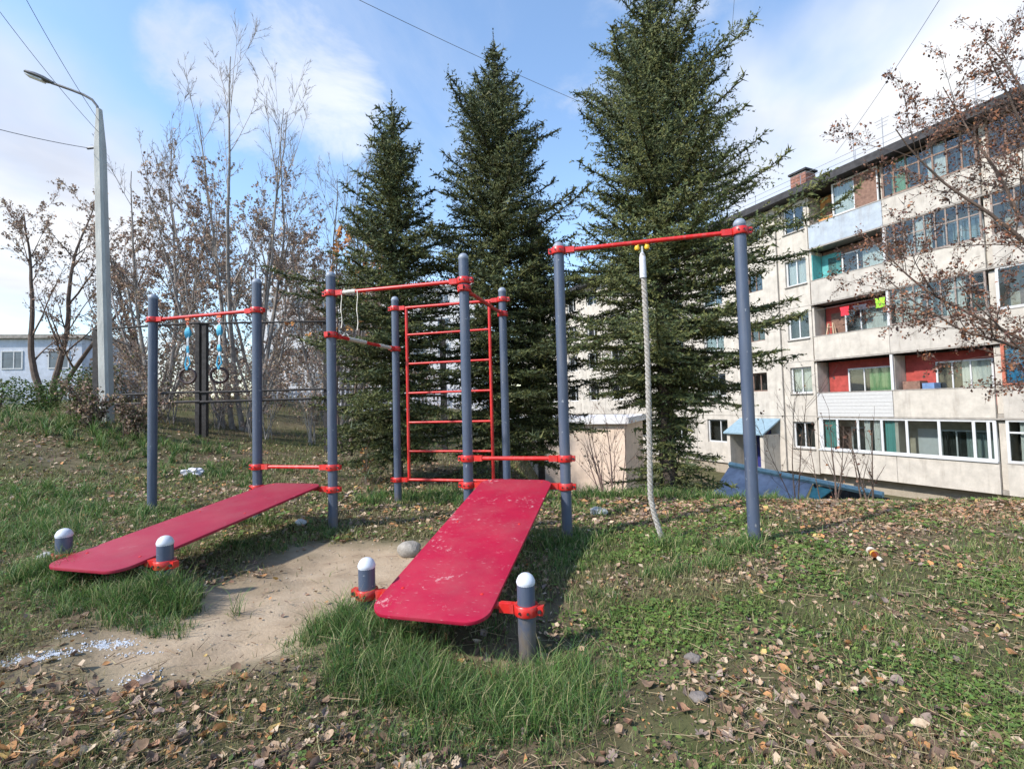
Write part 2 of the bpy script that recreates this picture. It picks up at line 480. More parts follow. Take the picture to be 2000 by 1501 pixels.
# crimson board with scuffs
def board_mat(name, scuff, base, base2):
    m = bpy.data.materials.new(name); m.use_nodes = True
    nt = m.node_tree; b = nt.nodes['Principled BSDF']
    t = nt.nodes.new('ShaderNodeTexCoord')
    def N(scale, det, ro, st=(1, 1, 1), loc=(0, 0, 0)):
        mp = nt.nodes.new('ShaderNodeMapping'); mp.inputs['Scale'].default_value = st; mp.inputs['Location'].default_value = loc
        nt.links.new(t.outputs['Object'], mp.inputs[0])
        n = nt.nodes.new('ShaderNodeTexNoise'); n.inputs['Scale'].default_value = scale; n.inputs['Detail'].default_value = det
        n.inputs['Roughness'].default_value = ro; nt.links.new(mp.outputs[0], n.inputs['Vector']); return n.outputs[0]
    r1 = nt.nodes.new('ShaderNodeValToRGB'); r1.color_ramp.elements[0].position = .3; r1.color_ramp.elements[1].position = .7
    r1.color_ramp.elements[0].color = (*base2, 1); r1.color_ramp.elements[1].color = (*base, 1)
    nt.links.new(N(3.0, 6, .6), r1.inputs[0])
    # small pale scuffs, denser along the middle and upper half where people lie
    sc = N(26, 5, .7, (1, 1.0, 1)); st = N(3.2, 3, .6, loc=(3, 1, 0))
    mul = nt.nodes.new('ShaderNodeMath'); mul.operation = 'MULTIPLY'; nt.links.new(sc, mul.inputs[0]); nt.links.new(st, mul.inputs[1])
    mr = nt.nodes.new('ShaderNodeMapRange'); mr.interpolation_type = 'SMOOTHSTEP'
    nt.links.new(mul.outputs[0], mr.inputs[0]); mr.inputs[1].default_value = .36 - 0.02 * scuff; mr.inputs[2].default_value = .43; mr.inputs[4].default_value = 0.5 * scuff
    ln = N(60, 2, .5, (0.25, 1.6, 1)); mr2 = nt.nodes.new('ShaderNodeMapRange'); nt.links.new(ln, mr2.inputs[0])
    mr2.inputs[1].default_value = .66; mr2.inputs[2].default_value = .72; mr2.inputs[4].default_value = 0.30 * scuff
    mxm = nt.nodes.new('ShaderNodeMath'); mxm.operation = 'MAXIMUM'; nt.links.new(mr.outputs[0], mxm.inputs[0]); nt.links.new(mr2.outputs[0], mxm.inputs[1])
    mx = nt.nodes.new('ShaderNodeMix'); mx.data_type = 'RGBA'; nt.links.new(mxm.outputs[0], mx.inputs[0])
    nt.links.new(r1.outputs[0], mx.inputs[6]); mx.inputs[7].default_value = (0.55, 0.40, 0.40, 1)
    du = nt.nodes.new('ShaderNodeMapRange'); nt.links.new(N(1.7, 7, .68, loc=(5, 2, 0)), du.inputs[0]); du.inputs[1].default_value = .46; du.inputs[2].default_value = .72; du.inputs[4].default_value = .34
    md = nt.nodes.new('ShaderNodeMix'); md.data_type = 'RGBA'; nt.links.new(du.outputs[0], md.inputs[0]); nt.links.new(mx.outputs[2], md.inputs[6]); md.inputs[7].default_value = (.30, .10, .10, 1)
    nt.links.new(md.outputs[2], b.inputs['Base Color'])
    b.inputs['Specular IOR Level'].default_value = 0.3
    rr = nt.nodes.new('ShaderNodeMapRange'); nt.links.new(N(8, 5, .6), rr.inputs[0]); rr.inputs[3].default_value = .38; rr.inputs[4].default_value = .62
    nt.links.new(rr.outputs[0], b.inputs['Roughness'])
    bp = nt.nodes.new('ShaderNodeBump'); bp.inputs['Strength'].default_value = .12; bp.inputs['Distance'].default_value = .004
    nt.links.new(N(120, 3, .6, (1, 1, 1)), bp.inputs['Height']); nt.links.new(bp.outputs[0], b.inputs['Normal'])
    return m
frame = empty('workout_frame', (PC.x, PC.y, 0))
tag(frame, 'blue grey steel post workout frame with red bars, ladder and two sloping crimson boards', 'workout frame')
FI = Matrix.Translation(-Vector((PC.x, PC.y, 0)))
def fbuild(mb, name, m, parent=None, **kw):
    if parent is None:
        return mb.build(name, m, frame, M=FI, **kw)
    return mb.build(name, m, parent, M=FI, **kw)
PR = 0.054
def make_post(c, ztop, zbot, lean=(0, 0), mc=None):
    mb = MB()
    mb.tube([(c.x, c.y, zbot - 0.15), (c.x + lean[0], c.y + lean[1], ztop - 0.055)], PR, 28)
    p = fbuild(mb, 'post', m_post, smooth=True)
    cp = MB().lathe([(PR - 0.002, -0.03), (PR + 0.003, -0.012), (PR + 0.003, -0.004), (PR * .96, 0.010), (PR * 0.80, 0.026), (PR * 0.52, 0.038), (PR * .2, 0.0435), (0.003, 0.0445)], 24, (c.x + lean[0], c.y + lean[1], ztop - 0.045))
    fbuild(cp, 'cap', mc or m_tcap, p, smooth=True)
    return p
for k, c in POST.items():
    make_post(c, PTOP[k], gz(c.x, c.y))
def collar(c, z, dirs, h=0.034, lug=0.105):
    """clamp ring with a socket lug in every direction of dirs and an ear with a bolt on the back side"""
    n = 28; ro, ri = PR + 0.020, PR + 0.0015
    mb = MB(); vs = []; fs = []
    for (r_, zz) in ((ri, -h), (ro - 0.004, -h), (ro, -h + 0.005), (ro, h - 0.005), (ro - 0.004, h), (ri, h)):
        vs += [(c.x + r_ * math.cos(2 * math.pi * k / n), c.y + r_ * math.sin(2 * math.pi * k / n), z + zz) for k in range(n)]
    for i in range(6):
        j = (i + 1) % 6
        for k in range(n):
            k2 = (k + 1) % n
            fs.append((i * n + k, i * n + k2, j * n + k2, j * n + k))
    mb.add(vs, fs)
    for d in dirs:
        d = Vector(d).normalized(); s_ = Vector((-d.y, d.x, 0))
        mb.obox(c + d * (ro + lug) / 2 + d * 0.03 + Vector((0, 0, z)), d * ((lug - ro) / 2 + 0.03), s_ * 0.026, Vector((0, 0, h * 0.86)))
    d = Vector(dirs[0]).normalized() * -1; s_ = Vector((-d.y, d.x, 0))
    mb.obox(c + d * (ro + 0.008) + Vector((0, 0, z)), d * 0.022, s_ * 0.024, Vector((0, 0, h * 0.8)))
    o = fbuild(mb, 'collar', m_red, smooth=True)
    for sg in (-1, 1):
        bb = MB().tube([c + d * (ro + 0.012) + s_ * sg * 0.022 + Vector((0, 0, z)), c + d * (ro + 0.012) + s_ * sg * 0.036 + Vector((0, 0, z))], 0.012, 6)
        fbuild(bb, 'bolt', m_bolt, o)
    f_ = Vector((-s_.x, -s_.y, 0)) if s_.y > 0 else s_
    for a in (-0.018, 0.018):
        cc_ = c + (f_ * (ro - 0.003)) + d * a * 1.4 + Vector((0, 0, z))
        fbuild(MB().tube([cc_, cc_ + f_ * 0.008], 0.008, 6), 'bolt', m_bolt, o)
    return o
def bar(a, b, z, r=0.0215, name='crossbar', zb=None, trim=0.09):
    a = Vector((a.x, a.y, z)); b = Vector((b.x, b.y, z if zb is None else zb))
    d = (b - a).normalized()
    return fbuild(MB().tube([a + d * trim, b - d * trim], r, 18), name, m_red, smooth=True)
P_ = POST
def span(k1, k2, z, r=0.0215):
    d = (P_[k2] - P_[k1])
    collar(P_[k1], z, [d]); collar(P_[k2], z, [-d])
    return bar(P_[k1], P_[k2], z, r)
span('A', 'B', 2.645)
b_ce = span('C', 'E', 2.765)
span('E', 'F', 2.675)
b_cd = span('C', 'D', 2.274)
span('G', 'H', 2.98)
span('E', 'G', 0.842); s2bar = span('E', 'G', 0.560)
span('B', 'C', 0.733); s1bar = span('B', 'C', 0.480)
# tape wrapped round two of the bars
def tape(parent, a, b, z, t0, t1, tail=None):
    a = Vector((a.x, a.y, z)); b = Vector((b.x, b.y, z))
    mb = MB()
    n = 9
    pts = [a.lerp(b, t0 + (t1 - t0) * i / n) for i in range(n + 1)]
    mb.tube(pts, [0.0245 + (0.0025 if i % 2 else 0) for i in range(n + 1)], 14)
    fbuild(mb, 'tape_wrap', m_tape, parent, smooth=True)
    if tail:
        for (tt, L_) in tail:
            p0 = a.lerp(b, tt)
            pts = [p0 + Vector((0.006 * math.sin(i * 1.7), 0.004 * math.cos(i * 1.3) - 0.027, -L_ * i / 6)) for i in range(7)]
            m2 = MB()
            w = RV * 0.006
            vs = []
            for i, q_ in enumerate(pts):
                tw = math.cos(i * 1.1)
                ww = w * (0.35 + 0.65 * abs(tw))
                off = QV * 0.0015
                vs += [q_ - ww - off, q_ + ww - off, q_ + ww + off, q_ - ww + off]
            fs = [(3, 2, 1, 0), (24, 25, 26, 27)]
            for i in range(6):
                for k in range(4):
                    fs.append((i * 4 + k, i * 4 + (k + 1) % 4, i * 4 + 4 + (k + 1) % 4, i * 4 + 4 + k))
            m2.add(vs, fs)
            fbuild(m2, 'loose_tape', m_tape, parent)
tape(b_ce, P_['C'], P_['E'], 2.765, 0.075, 0.20, [(0.09, 0.42), (0.215, 0.46)])
tape(b_cd, P_['C'], P_['D'], 2.274, 0.22, 0.47); tape(b_cd, P_['C'], P_['D'], 2.274, 0.70, 0.92)
# ladder between the two back posts
lad = MB()
ladder = None
dz0, dz1 = 0.35, 2.878
collar(P_['D'], dz1, [RV]); collar(P_['F'], dz1, [-RV]); collar(P_['D'], dz0, [RV]); collar(P_['F'], dz0, [-RV])
ladder = bpy.data.objects.new('ladder', None); COL.objects.link(ladder); ladder.parent = frame
ladder.location = (0, 0, 0)
def lbuild(mb, name):
    return mb.build(name, m_red, ladder, M=FI, smooth=True)
for z in (dz0, dz1):
    lbuild(MB().tube([P_['D'] + RV * 0.09 + Vector((0, 0, z)), P_['F'] - RV * 0.09 + Vector((0, 0, z))], 0.0215, 16), 'end_bar')
LA, LB = P_['D'] + RV * 0.185, P_['F'] - RV * 0.195
for c in (LA, LB):
    lbuild(MB().tube([c + Vector((0, 0, dz0)), c + Vector((0, 0, dz1))], 0.0225, 16), 'side_rail')
for z in (2.474, 2.043, 1.612, 1.182, 0.763):
    lbuild(MB().tube([LA + Vector((0, 0, z)), LB + Vector((0, 0, z))], 0.0165, 14), 'rung')
# short posts at the foot of each board
def short(c, ztop, zcol, dr):
    make_post(c, ztop, gz(c.x, c.y), mc=m_cap)
    collar(c, zcol, [dr], h=0.03)
S3 = P_['E'] - QV * 2.03 + RV * 0.02; S4 = P_['G'] - QV * 2.03 + RV * 0.045
S1 = P_['B'] - QV * 2.03 + RV * 0.01; S2 = P_['C'] - QV * 2.03 - RV * 0.005
short(S3, 0.425, 0.194, RV); short(S4, 0.392, 0.179, -RV)
short(S1, 0.508, 0.285, RV); short(S2, 0.495, 0.287, -RV)
bar(S3, S4, 0.186); bar(S1, S2, 0.286)
def rrect(w, l0, l1, rad, n=9):
    pts = []
    for (cx, cy, a0) in ((w - rad, l1 - rad, 0), (-w + rad, l1 - rad, 90), (-w + rad, l0 + rad, 180), (w - rad, l0 + rad, 270)):
        for i in range(n):
            a = R(a0 + 90 * i / (n - 1)); pts.append((cx + rad * math.cos(a), cy + rad * math.sin(a)))
    return pts
def board(mid, zfar, znear, half, near, far, scuff, c1, c2, nm):
    # local frame of the board: x along the row, y up the slope
    slope = (zfar - znear) / 2.03
    ya = (QV + Vector((0, 0, slope))).normalized(); za = RV.cross(ya)
    Mb = Matrix.Identity(4)
    for i in range(3):
        Mb[i][0], Mb[i][1], Mb[i][2] = RV[i], ya[i], za[i]
    Mb.translation = Vector((mid.x - PC.x, mid.y - PC.y, zfar))
    pts = rrect(half, near, far, 0.135)
    me = MB().prism(pts, 0.026, 0.050).build('incline_board', board_mat(nm, scuff, c1, c2), frame, smooth=True, bevel=0.005)
    me.matrix_local = Mb
    for yy in (-2.03, -1.02, -.02):
        for xx in (-half * .72, half * .72):
            MB().lathe([(.011, .0495), (.011, .0525), (.006, .0545), (.001, .0548)], 10, (xx, yy, 0)).build('bolt_head', m_red, me, smooth=True)
    for xx in (-half * 0.55, half * 0.55):
        MB().box((xx - 0.02, near + 0.12, -0.004), (xx + 0.02, far - 0.12, 0.0255)).build('batten', m_red, me, bevel=0.004)
    return me
board((P_['E'] + P_['G']) / 2 + RV * 0.012, 0.560, 0.178, 0.375, -2.31, 0.05, 1.0, (0.36, 0.008, 0.036), (0.29, 0.008, 0.033), 'crimson_board_scuffed')
board((P_['B'] + P_['C']) / 2, 0.480, 0.272, 0.375, -2.28, 0.05, 0.35, (0.30, 0.017, 0.042), (0.25, 0.016, 0.038), 'crimson_board_dull')

# ------------------------------------------------------------------ hanging things
m_strap = mat('turquoise_strap', (0.06, 0.36, 0.55), 0.7, 0.2, 40, 0.2)
m_strapw = mat('white_strap', (0.62, 0.64, 0.66), 0.8, 0.15, 40)
m_ring = mat('dark_brown_ring', (0.055, 0.03, 0.028), 0.5, 0.25, 30)
m_hook = mat('orange_hook', (0.55, 0.10, 0.03), 0.45, 0.2, 30)
def gym_ring(t, zr, yaw, label, seed):
    c = P_['A'] + RV * t
    g = empty('gymnastic_ring', (c.x, c.y, zr))
    tag(g, label, 'gym ring', 'gymnastic rings on the left crossbar')
    n, k = 36, 12
    vs = []; fs = []
    for i in range(n):
        a = 2 * math.pi * i / n
        for j in range(k):
            b = 2 * math.pi * j / k
            rr = 0.093 + 0.0155 * math.cos(b)
            x, y, z = rr * math.cos(a), 0.0155 * math.sin(b), rr * math.sin(a)
            vs.append((x * math.cos(yaw), x * math.sin(yaw) + y, z))
    for i in range(n):
        for j in range(k):
            fs.append((i * k + j, ((i + 1) % n) * k + j, ((i + 1) % n) * k + (j + 1) % k, i * k + (j + 1) % k))
    MB().add(vs, fs).build('ring', m_ring, g, smooth=True)
    rd = random.Random(seed)
    top = 2.56 - zr
    def ribbon(name, m, z0, z1, w, n=6, knot=False):
        vs = []; fs = []
        for i in range(n + 1):
            f = i / n
            ww = w * (1 + (0.55 * math.sin(math.pi * f) if knot else 0.1 * rd.uniform(-1, 1)))
            a = 0.3 * math.sin(f * 3 + seed)
            dx, dy = ww * math.cos(a), ww * math.sin(a)
            th = 0.004 + (0.014 * math.sin(math.pi * f) if knot else 0)
            zz = z0 + (z1 - z0) * f
            ox = rd.uniform(-1, 1) * 0.003
            vs += [(ox - dx, -dy - th, zz), (ox + dx, dy - th, zz), (ox + dx, dy + th, zz), (ox - dx, -dy + th, zz)]
        fs += [(3, 2, 1, 0), (4 * n, 4 * n + 1, 4 * n + 2, 4 * n + 3)]
        for i in range(n):
            for q in range(4):
                fs.append((4 * i + q, 4 * i + (q + 1) % 4, 4 * i + 4 + (q + 1) % 4, 4 * i + 4 + q))
        MB().add(vs, fs).build(name, m, g, bevel=0)
    # the strap loops round the ring, runs up as a webbing and is knotted near the top
    for sx in (-1, 1):
        mb = MB().tube([(0.004 * sx, -0.019, 0.075), (0.012 * sx, -0.019, 0.112), (0.030 * sx, -0.004, 0.15), (0.022 * sx, 0, 0.21), (0.008 * sx, 0, 0.25)], 0.0085, 6)
        mb.build('strap_loop', m_strap, g, smooth=True)
    zs = [0.24, 0.31, 0.36, 0.44, 0.50, top - 0.16, top - 0.01]
    ribbon('strap', m_strapw, 0.235, 0.30, 0.011)
    ribbon('strap', m_strap, 0.296, 0.39, 0.0155, knot=(seed == 2))
    ribbon('strap', m_strapw, 0.386, top - 0.165, 0.012)
    ribbon('strap_knot', m_strap, top - 0.19, top - 0.055, 0.021, 6, True)
    ribbon('strap', m_strapw, top - 0.06, top - 0.015, 0.010)
    MB().obox((0, 0, 2.645 - zr - 0.028), RV * 0.032, QV * 0.012, Vector((0, 0, 0.022))).build('hanger', m_hook, g)
    hk = MB()
    hk.tube([Vector((0, -0.006, top - 0.02)) + RV * 0.016 * math.cos(a_) + Vector((0, 0, 0.018 + 0.018 * math.sin(a_))) for a_ in np.linspace(0, 2 * math.pi, 14)], 0.006, 6)
    hk.build('hook', m_hook, g, smooth=True)
gym_ring(0.575, 1.880, 0.15, 'dark gym ring on turquoise strap nearest the leftmost post', 1)
gym_ring(1.075, 1.868, 0.75, 'dark gym ring turned aside on its knotted turquoise strap', 2)

# rope: four twisted strands
m_rope = mat('grey_white_rope', (0.40, 0.37, 0.335), 0.95, 0.25, 45, 0.7, col2=(.22, .20, .18))
m_yel = mat('yellow_clamp', (0.72, 0.40, 0.02), 0.45, 0.15, 30)
m_zinc = mat('zinc', (0.45, 0.46, 0.48), 0.4, 0.2, 30, metallic=0.7)
RT = P_['G'] + RV * 0.835
rope = empty('climbing_rope', (RT.x, RT.y, 0))
tag(rope, 'thick grey white twisted climbing rope hanging from the right crossbar', 'climbing rope')
def rope_path(f):
    z = 2.86 * (1 - f) + 0.03 * f
    s = max(0.0, (f - 0.84) / 0.16)
    return Vector((0.012 * math.sin(f * 5) + 0.105 * s ** 1.35, -0.03 * s, z))
NS = 260
for st in range(3):
    mb = MB()
    pts = []
    for i in range(NS + 1):
        f = i / NS
        a = 2 * math.pi * (f * 2.83 / 0.135) + st * 2 * math.pi / 3
        pts.append(rope_path(f) + Vector((math.cos(a), math.sin(a), 0)) * 0.0150)
    mb.tube(pts, [0.0140 * (1 + 0.05 * math.sin(i * 0.7)) for i in range(NS + 1)], 7)
    mb.build('strand', m_rope, rope, smooth=True)
sl = MB().tube([(0, 0, 2.62), (0, 0, 2.72), (0, 0, 2.83), (0, 0, 2.875)], [0.033, 0.032, 0.030, 0.016], 14)
sl.build('sleeve', mat('pale_wrap', (0.55, 0.55, 0.60), 0.6, 0.15, 30), rope, smooth=True)
sh = MB().tube([(0, 0, 2.86), (0, 0, 2.935)], 0.011, 8)
sh.build('shackle', m_zinc, rope, smooth=True)
for sg in (-1, 1):
    k = MB().lathe([(0.004, -0.026), (0.02, -0.02), (0.027, 0), (0.02, 0.02), (0.004, 0.026)], 14, tuple(RV * sg * 0.048 + Vector((0, 0, 2.925))))
    k.build('clamp_ball', m_yel, rope, smooth=True)
for sg in (-1, 1):
    en = MB().tube([Vector((0, 0, 2.94)) + RV * sg * 0.048, Vector((0, 0, 2.962)) + RV * sg * 0.03], 0.008, 6)
    en.build('clamp_pin', m_yel, rope, smooth=True)

# ------------------------------------------------------------------ ground cover
def gz_near(x, y):
    return ground_z(x, y) + (np.hypot(x, y) < 9) * 0.022 * (fbm(x, y, 9.0, 3, 8.0) - 0.5)
def scatter(n, y0, y1, pw=1.0, spread=1.40):
    """points spread over the ground, thinning with distance"""
    t = rng.random(n)
    if pw == 1.0:
        y = y0 * (y1 / y0) ** t
    else:
        y = (y0 ** (1 - pw) + t * (y1 ** (1 - pw) - y0 ** (1 - pw))) ** (1 / (1 - pw))
    x = (rng.random(n) * 2 - 1) * spread * y
    return x, y
def grass_mask(x, y):
    g = fbm(x, y, 0.9, 4, 11.0)
    m = sm(0.30, 0.58, g)
    m = m * (1 - 0.97 * sm(0.05, 0.35, bare_mask(x, y)))
    # leaf-strewn, trampled turf front left; worn leaf bed behind on the right
    m = m * (1 - 0.58 * sm(0.6, -0.6, x) * sm(3.6, 2.4, y))
    m = m * (1 - 0.9 * gauss(x, y, 4.8, 5.9, 3.6, 0.8, -0.24))
    m = m * (1 - 0.55 * gauss(x, y, 3.4, 4.6, 1.0, 0.25, -0.25))
    m = m * (1 - 0.6 * gauss(x, y, -1.2, 6.2, 1.6, 0.6, -0.2))
    m = m * (1 - 0.5 * sm(-6, -3, x) * sm(7.5, 9.5, y) * sm(1.0, -1.0, x))
    m = m * (1 - 0.8 * sm(0.0, 1.2, y - np.maximum(6.7 - 0.22 * np.clip(x - 1.0, 0, 9), 4.8)) * sm(0, 1, x))
    return m
def blades(x, y, length, width, lean, colA, colB, z=None, az=None):
    n = len(x)
    z = gz_near(x, y) - 0.006 if z is None else z
    az = rng.random(n) * 2 * np.pi if az is None else az
    face = rng.random(n) * np.pi
    dx, dy = np.cos(az), np.sin(az)
    wx, wy = np.cos(face) * width / 2, np.sin(face) * width / 2
    h1 = length * 0.55
    l1 = lean * length * 0.25; l2 = lean * length * 0.85
    h2 = length * np.sqrt(np.clip(1 - (lean * 0.75) ** 2, 0.08, 1))
    V = np.empty((n, 5, 3), np.float32)
    V[:, 0] = np.stack([x - wx, y - wy, z], -1); V[:, 1] = np.stack([x + wx, y + wy, z], -1)
    mx_, my_ = x + dx * l1, y + dy * l1
    V[:, 2] = np.stack([mx_ - wx * .8, my_ - wy * .8, z + np.minimum(h1, h2 * .7)], -1)
    V[:, 3] = np.stack([mx_ + wx * .8, my_ + wy * .8, z + np.minimum(h1, h2 * .7)], -1)
    V[:, 4] = np.stack([x + dx * l2, y + dy * l2, z + h2], -1)
    T = np.array([[0, 1, 3], [0, 3, 2], [2, 3, 4]])
    Fi = (np.arange(n)[:, None, None] * 5 + T[None]).reshape(-1, 3)
    C = np.empty((n, 5, 3), np.float32)
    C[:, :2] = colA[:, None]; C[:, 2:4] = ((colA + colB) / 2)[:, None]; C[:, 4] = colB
    return V.reshape(-1, 3), Fi, C.reshape(-1, 3)
def pick(pal, n, jit=0.18, w=None):
    pal = np.array(pal, np.float32)
    i = rng.choice(len(pal), n, p=w)
    return pal[i] * (1 + jit * (rng.random((n, 1)) * 2 - 1)) * (1 + 0.08 * (rng.random((n, 3)) * 2 - 1))
m_grass = mat_attr('grass_blade', 0.55, 0.28, 0.25)
GREENS = [(0.125, 0.180, 0.046), (0.155, 0.21, 0.060), (0.10, 0.145, 0.050), (0.21, 0.22, 0.088), (0.30, 0.25, 0.13), (0.38, 0.31, 0.185)]
# short turf
x, y = scatter(285000, 1.6, 14.0)
keep = rng.random(len(x)) < (0.10 + 0.90 * grass_mask(x, y)) * (1 - 0.95 * sm(0.1, 0.4, bare_mask(x, y)))
x, y = x[keep], y[keep]
n = len(x)
L = (0.022 + 0.045 * rng.random(n)) * (1 + 0.35 * fbm(x, y, 2.5, 2, 4.0)) * (0.85 + 0.05 * y)
W = (0.0028 + 0.0016 * rng.random(n)) * np.clip(y / 2.2, 0.8, 6)
ca = pick(GREENS, n, 0.25, [.27, .25, .19, .13, .10, .06])
dry = sm(0.45, 0.7, fbm(x, y, 1.6, 3, 20.0))[:, None]
dry = np.clip(dry * .6 + .25 * sm(.5, -1.5, x)[:, None], 0, .8)
ca = ca * (1 - dry) + dry * np.array([0.24, 0.195, 0.105])
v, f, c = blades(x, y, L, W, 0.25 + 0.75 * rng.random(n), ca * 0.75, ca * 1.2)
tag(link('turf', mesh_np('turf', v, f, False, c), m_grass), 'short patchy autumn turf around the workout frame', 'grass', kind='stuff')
# rough grass of the court behind the fence
n = 34000
y = 12.5 * (36 / 12.5) ** rng.random(n); x = rng.uniform(-1.0, .12, n) * y
keep = rng.random(n) < .25 + .75 * sm(.38, .6, fbm(x, y, .35, 3, 15.0)); x, y = x[keep], y[keep]; n = len(x)
ca = pick([(.15, .18, .06), (.22, .20, .09), (.30, .25, .13), (.12, .15, .05), (.26, .17, .10)], n, .25)
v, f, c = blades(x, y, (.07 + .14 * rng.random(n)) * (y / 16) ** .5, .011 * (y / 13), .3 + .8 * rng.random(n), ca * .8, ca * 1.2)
tag(link('rough_grass', mesh_np('rough_grass', v, f, False, c), m_grass), 'rough yellowish grass on the court behind the black fence', 'grass', kind='stuff')
# low broad-leaved herbs (clover, knotgrass) in the turf
x, y = scatter(270000, 1.6, 8.0)
g2 = (1 - sm(.02, .15, bare_mask(x, y))) * sm(0.38, 0.60, fbm(x, y, 1.4, 4, 31.0)) * np.maximum(0.22, sm(-0.4, 1.0, x)) * (0.15 + 0.85 * grass_mask(x, y))
keep = rng.random(len(x)) < g2
x, y = x[keep], y[keep]; n = len(x)
s_ = (0.004 + 0.013 * rng.random(n) ** 1.8) * np.clip(y / 2.4, 0.9, 3)
z = gz_near(x, y) + 0.006 + 0.03 * rng.random(n)
a = rng.random(n) * 2 * np.pi; tl = (rng.random(n) - 0.5) * 0.9; t2 = (rng.random(n) - 0.5) * 0.9
dx, dy = np.cos(a), np.sin(a)
V = np.empty((n, 4, 3), np.float32)
V[:, 0] = np.stack([x - dx * s_, y - dy * s_, z - tl * s_], -1)
V[:, 1] = np.stack([x + dy * s_ * .65, y - dx * s_ * .65, z + t2 * s_ * .65 + .15 * s_], -1)
V[:, 2] = np.stack([x + dx * s_, y + dy * s_, z + tl * s_], -1)
V[:, 3] = np.stack([x - dy * s_ * .65, y + dx * s_ * .65, z - t2 * s_ * .65 + .15 * s_], -1)
T = np.array([[0, 1, 2], [0, 2, 3]])
Fi = (np.arange(n)[:, None, None] * 4 + T[None]).reshape(-1, 3)
cc_ = pick([(0.12, 0.20, 0.042), (0.15, 0.225, 0.055), (0.09, 0.155, 0.042), (0.18, 0.22, 0.065)], n, 0.25)
tag(link('clover', mesh_np('clover', V.reshape(-1, 3), Fi, False, np.repeat(cc_, 4, 0)), m_grass), 'low clover and knotgrass leaves growing through the turf', 'ground cover', kind='stuff')
# long grass left standing where the mower cannot reach
TUFTS = [  # x, y, radius x, radius y, blades, length
    (-0.50, 2.62, 0.42, 0.20, 3800, 0.22), (0.02, 2.50, 0.40, 0.24, 4200, 0.21), (-0.98, 2.98, 0.28, 0.16, 3000, 0.20), (-1.15, 3.0, 0.2, 0.12, 1200, 0.17), (-3.62, 3.72, 0.22, 0.12, 1500, 0.19), (0.35, 2.75, 0.26, 0.2, 1300, 0.15), (-0.3, 2.25, 0.4, 0.16, 1500, 0.13),
    (-0.75, 2.7, 0.3, 0.2, 1800, 0.21),
    (-2.50, 3.42, 0.26, 0.14, 2800, 0.19), (-2.75, 3.35, 0.3, 0.18, 1500, 0.15), (-3.1, 3.5, 0.4, 0.2, 1700, 0.16), (-3.55, 3.75, 0.3, 0.2, 1200, 0.15), (-2.45, 3.15, 0.3, 0.12, 700, 0.12),
    (0.62, 4.80, 0.30, 0.22, 1500, 0.17), (0.45, 4.35, 0.25, 0.3, 900, 0.13), (2.05, 4.40, 0.24, 0.14, 1500, 0.17), (1.45, 4.55, 0.16, 0.1, 700, 0.16), (1.65, 4.0, 0.22, 0.12, 900, 0.15), (1.2, 3.9, 0.25, 0.15, 700, 0.13),
    (-5.2, 5.0, 0.7, 0.7, 2600, 0.24), (-5.9, 5.9, 0.8, 0.7, 2000, 0.22), (-4.5, 4.4, 0.5, 0.3, 1000, 0.14), (-6.8, 7.0, 1.0, 0.8, 1800, 0.24),
    (-1.5, 7.45, 0.7, 0.35, 1900, 0.20), (-0.7, 7.2, 0.8, 0.4, 2000, 0.20), (-2.1, 7.0, 0.35, 0.3, 900, 0.17), (-2.1, 5.5, 0.2, 0.12, 500, 0.13),
    (1.5, 7.3, 0.9, 0.35, 2300, 0.21), (2.6, 7.0, 0.8, 0.3, 1900, 0.19), (0.8, 6.4, 0.5, 0.4, 900, 0.15), (3.6, 6.9, 0.6, 0.25, 900, 0.16),
    (-3.1, 5.75, 0.25, 0.15, 800, 0.15), (-4.7, 6.1, 0.3, 0.2, 700, 0.16), (-2.7, 4.9, 0.5, 0.15, 700, 0.12), (-3.7, 4.6, 0.5, 0.3, 900, 0.13), (-6, 9.5, 1.5, 1.0, 1800, 0.25), (-8.5, 11, 1.8, 1.2, 2400, 0.32), (-11, 11.5, 1.6, 1.2, 2400, 0.38),
    (0.0, 4.9, 0.3, 0.3, 500, 0.12), (-0.1, 3.9, 0.35, 0.6, 900, 0.11), (0.55, 3.55, 0.2, 0.3, 500, 0.11)]
xs, ys, ls, zs_ = [], [], [], []
for (tx, ty, rx, ry, nb, ln) in TUFTS:
    k = max(6, nb // 26)
    ccx = rng.normal(0, 0.55, k) * rx + tx; ccy = rng.normal(0, 0.55, k) * ry + ty
    i = rng.integers(0, k, nb)
    xs.append(ccx[i] + rng.normal(0, 0.026, nb)); ys.append(ccy[i] + rng.normal(0, 0.026, nb))
    sc = (0.4 + 0.85 * rng.random(k) ** 1.3)[i]
    ls.append(ln * sc * (0.35 + 0.8 * rng.random(nb)))
x, y, L = np.concatenate(xs), np.concatenate(ys), np.concatenate(ls)
n = len(x)
W = (0.0034 + 0.0016 * rng.random(n)) * np.clip(y / 3.2, 0.85, 3.2)
ca = pick([(0.060, 0.125, 0.030), (0.085, 0.155, 0.035), (0.050, 0.105, 0.036), (0.13, 0.185, 0.055), (0.30, 0.26, 0.14), (.20, .22, .09)], n, 0.3, [.24, .24, .16, .14, .12, .10])
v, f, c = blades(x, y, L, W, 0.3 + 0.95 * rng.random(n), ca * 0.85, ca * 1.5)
tag(link('long_grass', mesh_np('long_grass', v, f, False, c), m_grass), 'long unmown grass tufts at the feet of posts and boards', 'grass', kind='stuff')

